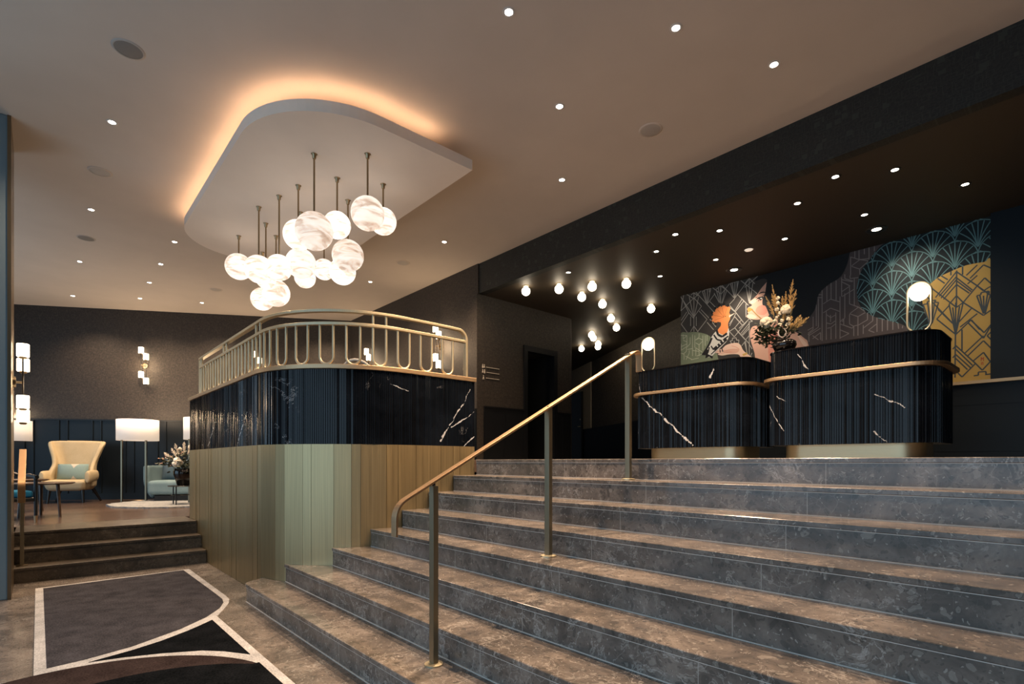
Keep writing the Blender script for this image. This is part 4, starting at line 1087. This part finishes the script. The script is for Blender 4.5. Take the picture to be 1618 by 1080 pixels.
patch('hair_lock', spl(A([(826, 225), (805, 340), (785, 395), (785, 440), (812, 455), (850, 540), (900, 560), (900, 300), (860, 240)])), mat_('hair_lock', (.006, .007, .009)), 8)
mb = MB(); pline(mb, A([(690, 478), (735, 525), (790, 575)]), .016, 9); make('ochre_stroke', mb, mat_('stroke', (.34, .18, .06)), mu)
arm = spl(A([(385, 838), (405, 822), (440, 812), (470, 785), (520, 768), (570, 765), (598, 785), (618, 825), (655, 858), (700, 890), (760, 925), (800, 960), (720, 960), (650, 900), (600, 885), (575, 862), (500, 862), (440, 872), (400, 862), (420, 852), (380, 850)]), 4)
patch('arm', arm, pale, 6)
patch('palm_shade', spl(A([(450, 835), (520, 815), (585, 820), (560, 850), (480, 852)])), skin, 7)
mb = MB()
for l_ in ([(400, 838), (450, 832), (500, 826)], [(405, 853), (460, 848), (520, 840)], [(520, 790), (560, 800), (585, 818)]): pline(mb, A(l_), .006, 8)
make('finger_lines', mb, blush, mu)
patch('bracelet', A([(610, 862), (650, 846), (658, 858), (622, 876)]), mat_('bracelet', (.62, .38, .10)), 8)
# hoopoe-like bird
org = mat_('orange', (.80, .26, .08)); wht = mat_('feather_white', (.72, .66, .58)); blk = mat_('feather_black', (.014, .012, .012))
crest = A([(505, 555), (496, 520), (510, 470), (492, 442), (470, 455), (455, 430), (436, 458), (412, 442), (405, 470), (376, 466), (382, 496), (350, 506), (366, 526), (335, 548), (360, 556), (342, 590), (368, 582), (384, 606), (400, 584), (440, 592)])
patch('bird_crest', crest, org, 6)
patch('bird_neck', spl(A([(420, 540), (470, 500), (508, 520), (506, 560), (490, 600), (492, 645), (470, 690), (430, 690), (400, 660), (430, 610)])), org, 7)
mb = MB()
x = MX - .003 - .0006 * 8
for (u, v) in ((455, 434), (490, 446), (412, 446), (380, 470), (352, 508), (338, 550), (345, 588), (384, 602)):
    p = A([(u, v)])[0]; q = [(p[0] + .024 * math.cos(k * PI / 4), p[1] + .024 * math.sin(k * PI / 4)) for k in range(8)]
    make('crest_tip', MB().add([(x, *r) for r in q], [tuple(range(8))]), blk, mu)
mb = MB()
for u, v in ((400, 480), (370, 530), (440, 465), (480, 470), (375, 570)): seg(mb, A([(u, v)])[0], A([(455, 545)])[0], .005, 8)
make('crest_lines', mb, mat_('rust', (.42, .11, .03)), mu)
patch('bird_beak', A([(498, 530), (552, 508), (500, 550)]), mat_('beak', (.66, .55, .44)), 8)
patch('bird_body', spl(A([(395, 660), (430, 690), (470, 690), (494, 640), (498, 700), (478, 750), (430, 800), (385, 845), (345, 880), (300, 880), (315, 800), (345, 720)])), wht, 6)
patch('bird_tail', A([(262, 868), (300, 810), (330, 830), (318, 860), (362, 880), (355, 900), (330, 880), (296, 895), (300, 868)]), blk, 7)
mb = MB()
for l_, w_ in (([(392, 655), (405, 695), (440, 712), (482, 682)], .034), ([(368, 695), (395, 735), (440, 748), (492, 706)], .024), ([(352, 722), (330, 775), (306, 815)], .034), ([(475, 728), (425, 775), (372, 822)], .062), ([(440, 765), (395, 815), (345, 862)], .016), ([(345, 790), (365, 822), (388, 806)], .020), ([(420, 822), (424, 846)], .014), ([(438, 812), (446, 840)], .014), ([(330, 800), (318, 850)], .022)):
    pline(mb, A(l_), w_, 8)
make('bird_stripes', mb, blk, mu, weld=False)
mb = MB()
for l_ in ([(440, 740), (452, 756)], [(415, 762), (428, 778)], [(392, 782), (404, 797)]): pline(mb, A(l_), .020, 9)
p = A([(468, 538)])[0]; mb2 = MB().add([(MX - .003 - .0006 * 9, p[0] + .008 * math.cos(k), p[1] + .008 * math.sin(k)) for k in (0, 1, 2, 3, 4, 5)], [tuple(range(6))])
make('wing_bars', mb, wht, mu); make('bird_eye', mb2, blk, mu)
mb = MB()
for l_ in ([(1040, 765), (1040, 790)], [(1040, 765), (1048, 778), (1056, 765)], [(1056, 765), (1056, 790)], [(1042, 800), (1042, 815)], [(1052, 798), (1052, 815)], [(1042, 800), (1052, 798)]): pline(mb, Cc(l_), .006, 6)
make('red_monogram', mb, mat_('red', (.45, .06, .03)), mu)

# ------------------------------------------------------------------ lounge furniture
def pillow_mb(w, h, d, n=14):
    def side(sg):
        def fn(u, v):
            x = (u - .5) * 2; y = (v - .5) * 2
            e = max(0, (1 - x * x)) ** .45 * max(0, (1 - y * y)) ** .45
            k = 1 - .06 * (1 - e)
            return (x * w / 2 * (1 - .05 * (1 - y * y) * 0 - .05 * (y * y) * (1 - abs(x))), sg * d / 2 * e, y * h / 2 * (1 - .07 * (x * x) * (1 - abs(y))))
        return fn
    mb = MB(); mb.grid(side(1), n, n); mb.grid(side(-1), n, n); return mb
def xform(mb, mat):
    mb.v = [tuple(mat @ Vector(p)) for p in mb.v]; return mb
def rbox(x0, x1, y0, y1, z0, z1): return MB().box(x0, x1, y0, y1, z0, z1)

def patterned(name):
    m, nt, bs = mat_new(name); g = G(nt); co = g.coord()
    sep = g.n('ShaderNodeSeparateXYZ'); g.l(co, sep.inputs[0])
    z = g.m('SUBTRACT', sep.outputs[2], .60)
    def disc(cx):
        a = g.m('SUBTRACT', sep.outputs[0], cx)
        return g.m('SQRT', g.m('ADD', g.m('MULTIPLY', a, a), g.m('MULTIPLY', z, z)))
    e = g.m('MINIMUM', disc(-.14), disc(.2)); rim = g.m('GREATER_THAN', e, .185)
    f = g.noise(co, 200, 3)
    c1 = g.ramp(f, [(.3, (.16, .25, .25)), (.7, (.24, .34, .33))])
    g.l(g.mix(rim, c1, (.52, .47, .40)), bs.inputs['Base Color']); bs.inputs['Roughness'].default_value = .9
    return m
# wing chair: local x to the viewer's right, front toward -y
def wing_chair(loc, rot):
    t = thing('wing_chair', 'cream wing-backed armchair with a patterned cushion by the navy panelling', 'armchair', loc, rot)
    def prof(z):
        ks = [(.30, .37, .30), (.5, .385, .40), (.62, .36, .36), (.75, .345, .24), (.9, .385, .20), (1.05, .44, .19), (1.18, .485, .16), (1.235, .49, .13)]
        for (a, w0, d0_), (c, w1, d1_) in zip(ks, ks[1:]):
            if z <= c: k = (z - a) / (c - a); return w0 + (w1 - w0) * k, d0_ + (d1_ - d0_) * k
        return ks[-1][1:]
    def fn(u, v):
        z = .30 + .935 * v; w, d = prof(z); w *= .86; s_ = (u - .5) * 2
        yb = .24 + .14 * v
        ax = abs(s_)
        x = w * math.copysign(min(1, ax / .62) ** .9 if ax < .62 else 1, s_) * (1 + (.04 if ax > .62 else 0))
        y = yb if ax < .45 else yb - d * ((ax - .45) / .55) ** 1.1
        if v > .93: z -= .03 * ax * ax
        return (x, y, z)
    make('wing_back', MB().grid(fn, 24, 16), M['cream'], t, local=True, solid=.07, sub=1)
    for sg in (-1, 1):
        a = MB().grid(lambda u, v: (sg * (.355 + .05 * math.cos(2 * PI * u)) , -.37 + .50 * v, .50 + (.13 if True else 0) * math.sin(2 * PI * u) * (1 - .15 * v) + .03 * v), 12, 6)
        a.add([(sg * (.355 + .05 * math.cos(2 * PI * k / 12)), -.37, .50 + .13 * math.sin(2 * PI * k / 12)) for k in range(12)], [tuple(range(12))])
        make('armrest', a, M['cream'], t, local=True, sub=1)
    make('seat', MB().add([(-.35, -.40, .44), (.35, -.40, .44), (.33, .22, .46), (-.33, .22, .46), (-.29, -.34, .24), (.29, -.34, .24), (.30, .30, .24), (-.30, .30, .24)], [(0, 1, 2, 3), (4, 7, 6, 5), (0, 4, 5, 1), (1, 5, 6, 2), (2, 6, 7, 3), (3, 7, 4, 0)]), M['cream'], t, local=True, bevel=.07, seg=4)
    for x, y, dx, dy in ((-.26, -.27, -.02, -.03), (.26, -.27, .02, -.03), (-.27, .25, -.10, .10), (.27, .25, .10, .10)):
        make('leg', MB().tube([(x, y, .25), (x + dx, y + dy, 0)], [.032, .018], 10), M['black'], t, local=True)
    return t
wing_chair((.50, 13.62, LZ), -.36)
pl_ = thing('cushion', 'teal and beige circle-patterned cushion leaning in the cream armchair', 'cushion', (.50, 13.62, LZ), -.36)
pm = xform(pillow_mb(.50, .32, .15), Matrix.Translation((0, .05, .60)) @ Matrix.Rotation(-.22, 4, 'X'))
make('cushion_cover', pm, patterned('circle_cushion'), pl_, local=True)

# tub sofa, mostly behind the parapet
def tub(loc, rot):
    t = thing('tub_sofa', 'pale teal rounded sofa partly hidden behind the bronze wall', 'sofa', loc, rot)
    W_ = .72
    def fn(u, v):
        a = PI * (1.12 * u - .06); z = .06 + .64 * v
        hgt = 1 - .10 * math.sin(PI * u) * 0
        rx = W_ * (.80 + .20 * min(1, v * 2.2) ** .6); ry = .50 * (.80 + .20 * min(1, v * 2.2) ** .6)
        return (-rx * math.cos(a), .05 + ry * math.sin(a) - .10 * (1 - math.sin(max(0, min(PI, a)))), z * hgt)
    make('shell', MB().grid(fn, 30, 10), M['teal_fab'], t, local=True, solid=.11, sub=1)
    make('seat', rbox(-.60, .60, -.40, .38, .12, .40), M['teal_fab'], t, local=True, bevel=.07, seg=4)
    make('base', rbox(-.5, .5, -.3, .3, 0, .10), M['black'], t, local=True)
    return t
tub((2.30, 12.55, LZ + .031), -.5)
pl_ = thing('cushion', 'slate blue cushion standing upright at the left end of the pale teal sofa', 'cushion', (2.30, 12.55, LZ + .03), -.5)
make('cushion_cover', xform(pillow_mb(.48, .42, .16), Matrix.Translation((-.30, .20, .61)) @ Matrix.Rotation(-.25, 4, 'X')), fabric('slate_cushion', (.05, .09, .12), (.09, .13, .17)), pl_, local=True)

# round rug
rb = MB(); rd = random.Random(4); ring = [(2.10 + (1.18 + rd.uniform(-.05, .05)) * math.cos(a), 11.80 + (1.18 + rd.uniform(-.05, .05)) * math.sin(a)) for a in [2 * PI * k / 90 for k in range(90)]]
rg = thing('shag_rug', 'pale shaggy round rug in front of the teal sofa', 'rug', (2.10, 11.8, LZ))
make('rug_pile', rb.prism(ring, LZ + .001, LZ + .03), M['rug'], rg)

# metal side table with its vase
st_ = thing('side_table', 'low black metal side table on the pale rug carrying the flowers', 'table', (1.98, 11.22, LZ + .03))
sx_, sy_ = 1.98, 11.22
make('tabletop', MB().lathe([(.24, .325), (.245, .333), (.24, .34)], (sx_, sy_, LZ + .03), 28), M['black'], st_)
for k in range(4):
    a = PI / 4 + k * PI / 2
    make('leg', MB().tube([(sx_ + .19 * math.cos(a), sy_ + .19 * math.sin(a), LZ + .03), (sx_ + .19 * math.cos(a), sy_ + .19 * math.sin(a), LZ + .356)], .010, 8), M['black'], st_)
make('lower_ring', MB().tube([(sx_ + .19 * math.cos(a), sy_ + .19 * math.sin(a), LZ + .20) for a in [2 * PI * k / 24 for k in range(24)]], .006, 6, closed=True), M['black'], st_)
vb = Vector((sx_, sy_, LZ + .37)); tp = vb + Vector((0, 0, .30))
s1 = MB(); w1 = []; l1 = MB(); p1 = MB(); h1 = MB()
rt = Vector((RT[0], RT[1], 0)); fw = Vector((FW[0], FW[1], 0))
for i, (u, h, k) in enumerate(((-.30, .30, 0), (-.26, .20, 0), (-.20, .38, 0), (-.14, .28, 0), (-.10, .46, 0), (-.05, .36, 0), (.02, .50, 0), (.08, .40, 0), (.13, .52, 0), (.19, .34, 0), (.24, .44, 0), (.28, .24, 0), (-.34, .12, 1), (-.22, .10, 1), (.30, .10, 1), (.05, .26, 1), (-.16, .18, 1))):
    e = tp + rt * u + fw * random.uniform(-.10, .08) + Vector((0, 0, h)); stem(s1, tp - Vector((0, 0, .05)), e, .004, .03, i)
    if k == 0 and i % 2 == 0: w_ = MB(); plume(w_, tp + (e - tp) * .5, e, .032, i, 60); w1.append(w_)
    elif k == 0: w_ = MB(); blob(w_, e, .035, i, 9); w1.append(w_)
    else: leafs(l1, e, .05, 26, .07, i); leafs(p1, e, .05, 6, .05, i + 40)
blob(h1, tp + rt * -.05 - fw * .10 + Vector((0, 0, .12)), .085, 3, 30)
leafs(l1, tp + Vector((0, 0, .06)), .09, 90, .08, 77)
bouquet_vase('lounge_vase', 'black tapered vase of white flowers on the low metal table in the lounge', tuple(vb),
             [(.085, 0), (.10, .01), (.155, .20), (.16, .26), (.125, .31), (.11, .31), (.10, .2)],
             [('stems', s1, M['leaf']), ('foliage', l1, M['leaf']), ('pink_leaves', p1, M['pinkbr']), ('hydrangea_head', h1, M['white_fl'])] + [('white_sprig', w_, M['white_fl']) for w_ in w1])

# floor lamps with drum shades
def floor_lamp(label, x, y, rot, en=16):
    t = thing('floor_lamp', label, 'floor lamp', (x, y, LZ), rot, 'drum-shade floor lamps')
    make('lamp_shade', MB().grid(lambda u, v: (.355 * math.cos(2 * PI * u), .355 * math.sin(2 * PI * u), 1.225 + .415 * v), 40, 1), M['shade'], t, local=True, solid=.006)
    make('diffuser', MB().lathe([(1e-5, 1.245), (.345, 1.245)], (0, 0, 0), 36), M['shade'], t, local=True)
    for a in (math.radians(215.3), math.radians(335.3), math.radians(95.3)):
        px_, py_ = .262 * math.cos(a), .262 * math.sin(a)
        make('leg', MB().box(px_ - .014, px_ + .014, py_ - .014, py_ + .014, 0, 1.24), M['darkbrass'], t, local=True)
    make('base_ring', MB().tube([(.262 * math.cos(a), .262 * math.sin(a), .012) for a in [2 * PI * k / 36 for k in range(36)]], .010, 6, closed=True), M['darkbrass'], t, local=True)
    L = bpy.data.lights.new('floor_lamp_glow', 'POINT'); L.energy = en * 2.2; L.color = (1, .72, .46); L.shadow_soft_size = .15
    o = bpy.data.objects.new('floor_lamp_glow', L); COL.objects.link(o); o.location = (x, y, LZ + 1.72)
    return t
q = at_d(218, 700, 10.62); floor_lamp('lit drum-shade floor lamp standing right of the cream armchair', q.x, q.y, -YAW)
q = at_d(21, 700, 10.9); floor_lamp('lit drum-shade floor lamp behind the pillar sconce at far left', q.x, q.y, -YAW - .61)
q = at_d(324, 700, 10.2); floor_lamp('drum-shade floor lamp almost hidden behind the left end of the bronze wall', q.x, q.y, -YAW)

# round walnut tables and the blue chair at the far left
def walnut_table(label, x, y, r, h, legs):
    t = thing('coffee_table', label, 'table', (x, y, LZ), 0, 'walnut coffee tables')
    make('tabletop', MB().lathe([(r - .03, h - .028), (r, h - .012), (r, h - .004), (r - .008, h)], (x, y, LZ), 40), M['walnut'], t)
    for a in legs:
        make('leg', MB().tube([(x + (r - .12) * math.cos(a), y + (r - .12) * math.sin(a), LZ + h - .02), (x + (r - .08) * math.cos(a), y + (r - .08) * math.sin(a), LZ)], [.024, .017], 10), M['walnut'], t)
walnut_table('round walnut coffee table in front of the cream armchair', .06, 10.35, .36, .50, (-PI / 2 + .7, PI / 2 + .1, PI + .3))
walnut_table('round walnut coffee table farther back behind the blue chair', -.22, 11.6, .36, .52, (-.2, 2.0, 4.0))
ch = thing('lounge_chair', 'black wooden low chair with a bright blue seat behind the left pillar', 'chair', (-.36, 9.60, LZ), .25)
make('seat', rbox(-.26, .26, -.26, .26, .33, .42), M['blue_fab'], ch, local=True, bevel=.03, seg=3)
make('seat_frame', rbox(-.29, .29, -.28, .28, .28, .33), M['black'], ch, local=True, bevel=.01)
for x in (-.28, .28):
    for y in (-.27, .27):
        lg = make('leg', MB().tube([(x, y, .60 if y < 0 else .58), (x, y, .05)], [.022, .018], 10), M['black'], ch, local=True)
        make('leg_tip', MB().tube([(x, y, .09), (x, y, 0)], [.021, .016], 10), M['brass'], lg, local=True)
    make('armrest', MB().tube([(x, -.32, .60), (x, 0, .615), (x, .30, .60)], [.024, .03, .024], 8), M['black'], ch, local=True)
make('back_rail', MB().tube([(-.28, .30, .60), (-.15, .34, .66), (.15, .34, .66), (.28, .30, .60)], [.022, .03, .03, .022], 8), M['black'], ch, local=True)

# pale bentwood chair up on the balcony, only its rail shows
q = at_d(571, 600, 6.06)
bc = thing('balcony_chair', 'pale bentwood chair on the balcony, only its curved rail above the brass cap', 'chair', (q.x, q.y, TZ), PI - YAW)
make('seat', MB().lathe([(.19, .43), (.21, .44), (.21, .455), (.19, .465)], (0, 0, 0), 24), M['white_fl'], bc, local=True)
for x, y in ((-.15, -.15), (.15, -.15), (-.15, .15), (.15, .15)):
    make('leg', MB().tube([(x, y, .44), (x * 1.25, y * 1.25, 0)], .014, 8), M['white_fl'], bc, local=True)
make('curved_back', MB().tube([(.24 * math.cos(a), .24 * math.sin(a), .45 + .65 * math.sin(a) ** .5 if math.sin(a) > 0 else .45) for a in [PI * k / 16 for k in range(17)]], .016, 8), M['white_fl'], bc, local=True)

# ------------------------------------------------------------------ daylight and render look
def area(name, loc, tgt, sx_, sy_, en, col):
    L = bpy.data.lights.new(name, 'AREA'); L.shape = 'RECTANGLE'; L.size = sx_; L.size_y = sy_; L.energy = en; L.color = col
    o = bpy.data.objects.new(name, L); COL.objects.link(o); o.location = loc
    o.rotation_euler = (Vector(tgt) - Vector(loc)).to_track_quat('-Z', 'Y').to_euler(); return o
DAY = (.52, .77, 1.0)
area('entrance_daylight', (-3.15, 1.35, 1.9), (0, 1.35, 1.9), 9.6, 3.2, 185, DAY)
area('lounge_daylight', (-3.15, 11.4, 1.9), (0, 11.4, 1.9), 4.2, 3.2, 90, DAY)
wd = bpy.data.worlds.new('world'); SC.world = wd; wd.use_nodes = True
wd.node_tree.nodes['Background'].inputs[0].default_value = (.5, .6, .75, 1)
wd.node_tree.nodes['Background'].inputs[1].default_value = .03
SC.view_settings.view_transform = 'Standard'; SC.view_settings.look = 'None'
SC.view_settings.exposure = 0.0; SC.view_settings.gamma = 1.0
SC.view_settings.use_curve_mapping = False
SC.cycles.use_denoising = True
SC.cycles.max_bounces = 8
SC.cycles.sample_clamp_indirect = 4.0
SC.cycles.caustics_reflective = False; SC.cycles.caustics_refractive = False
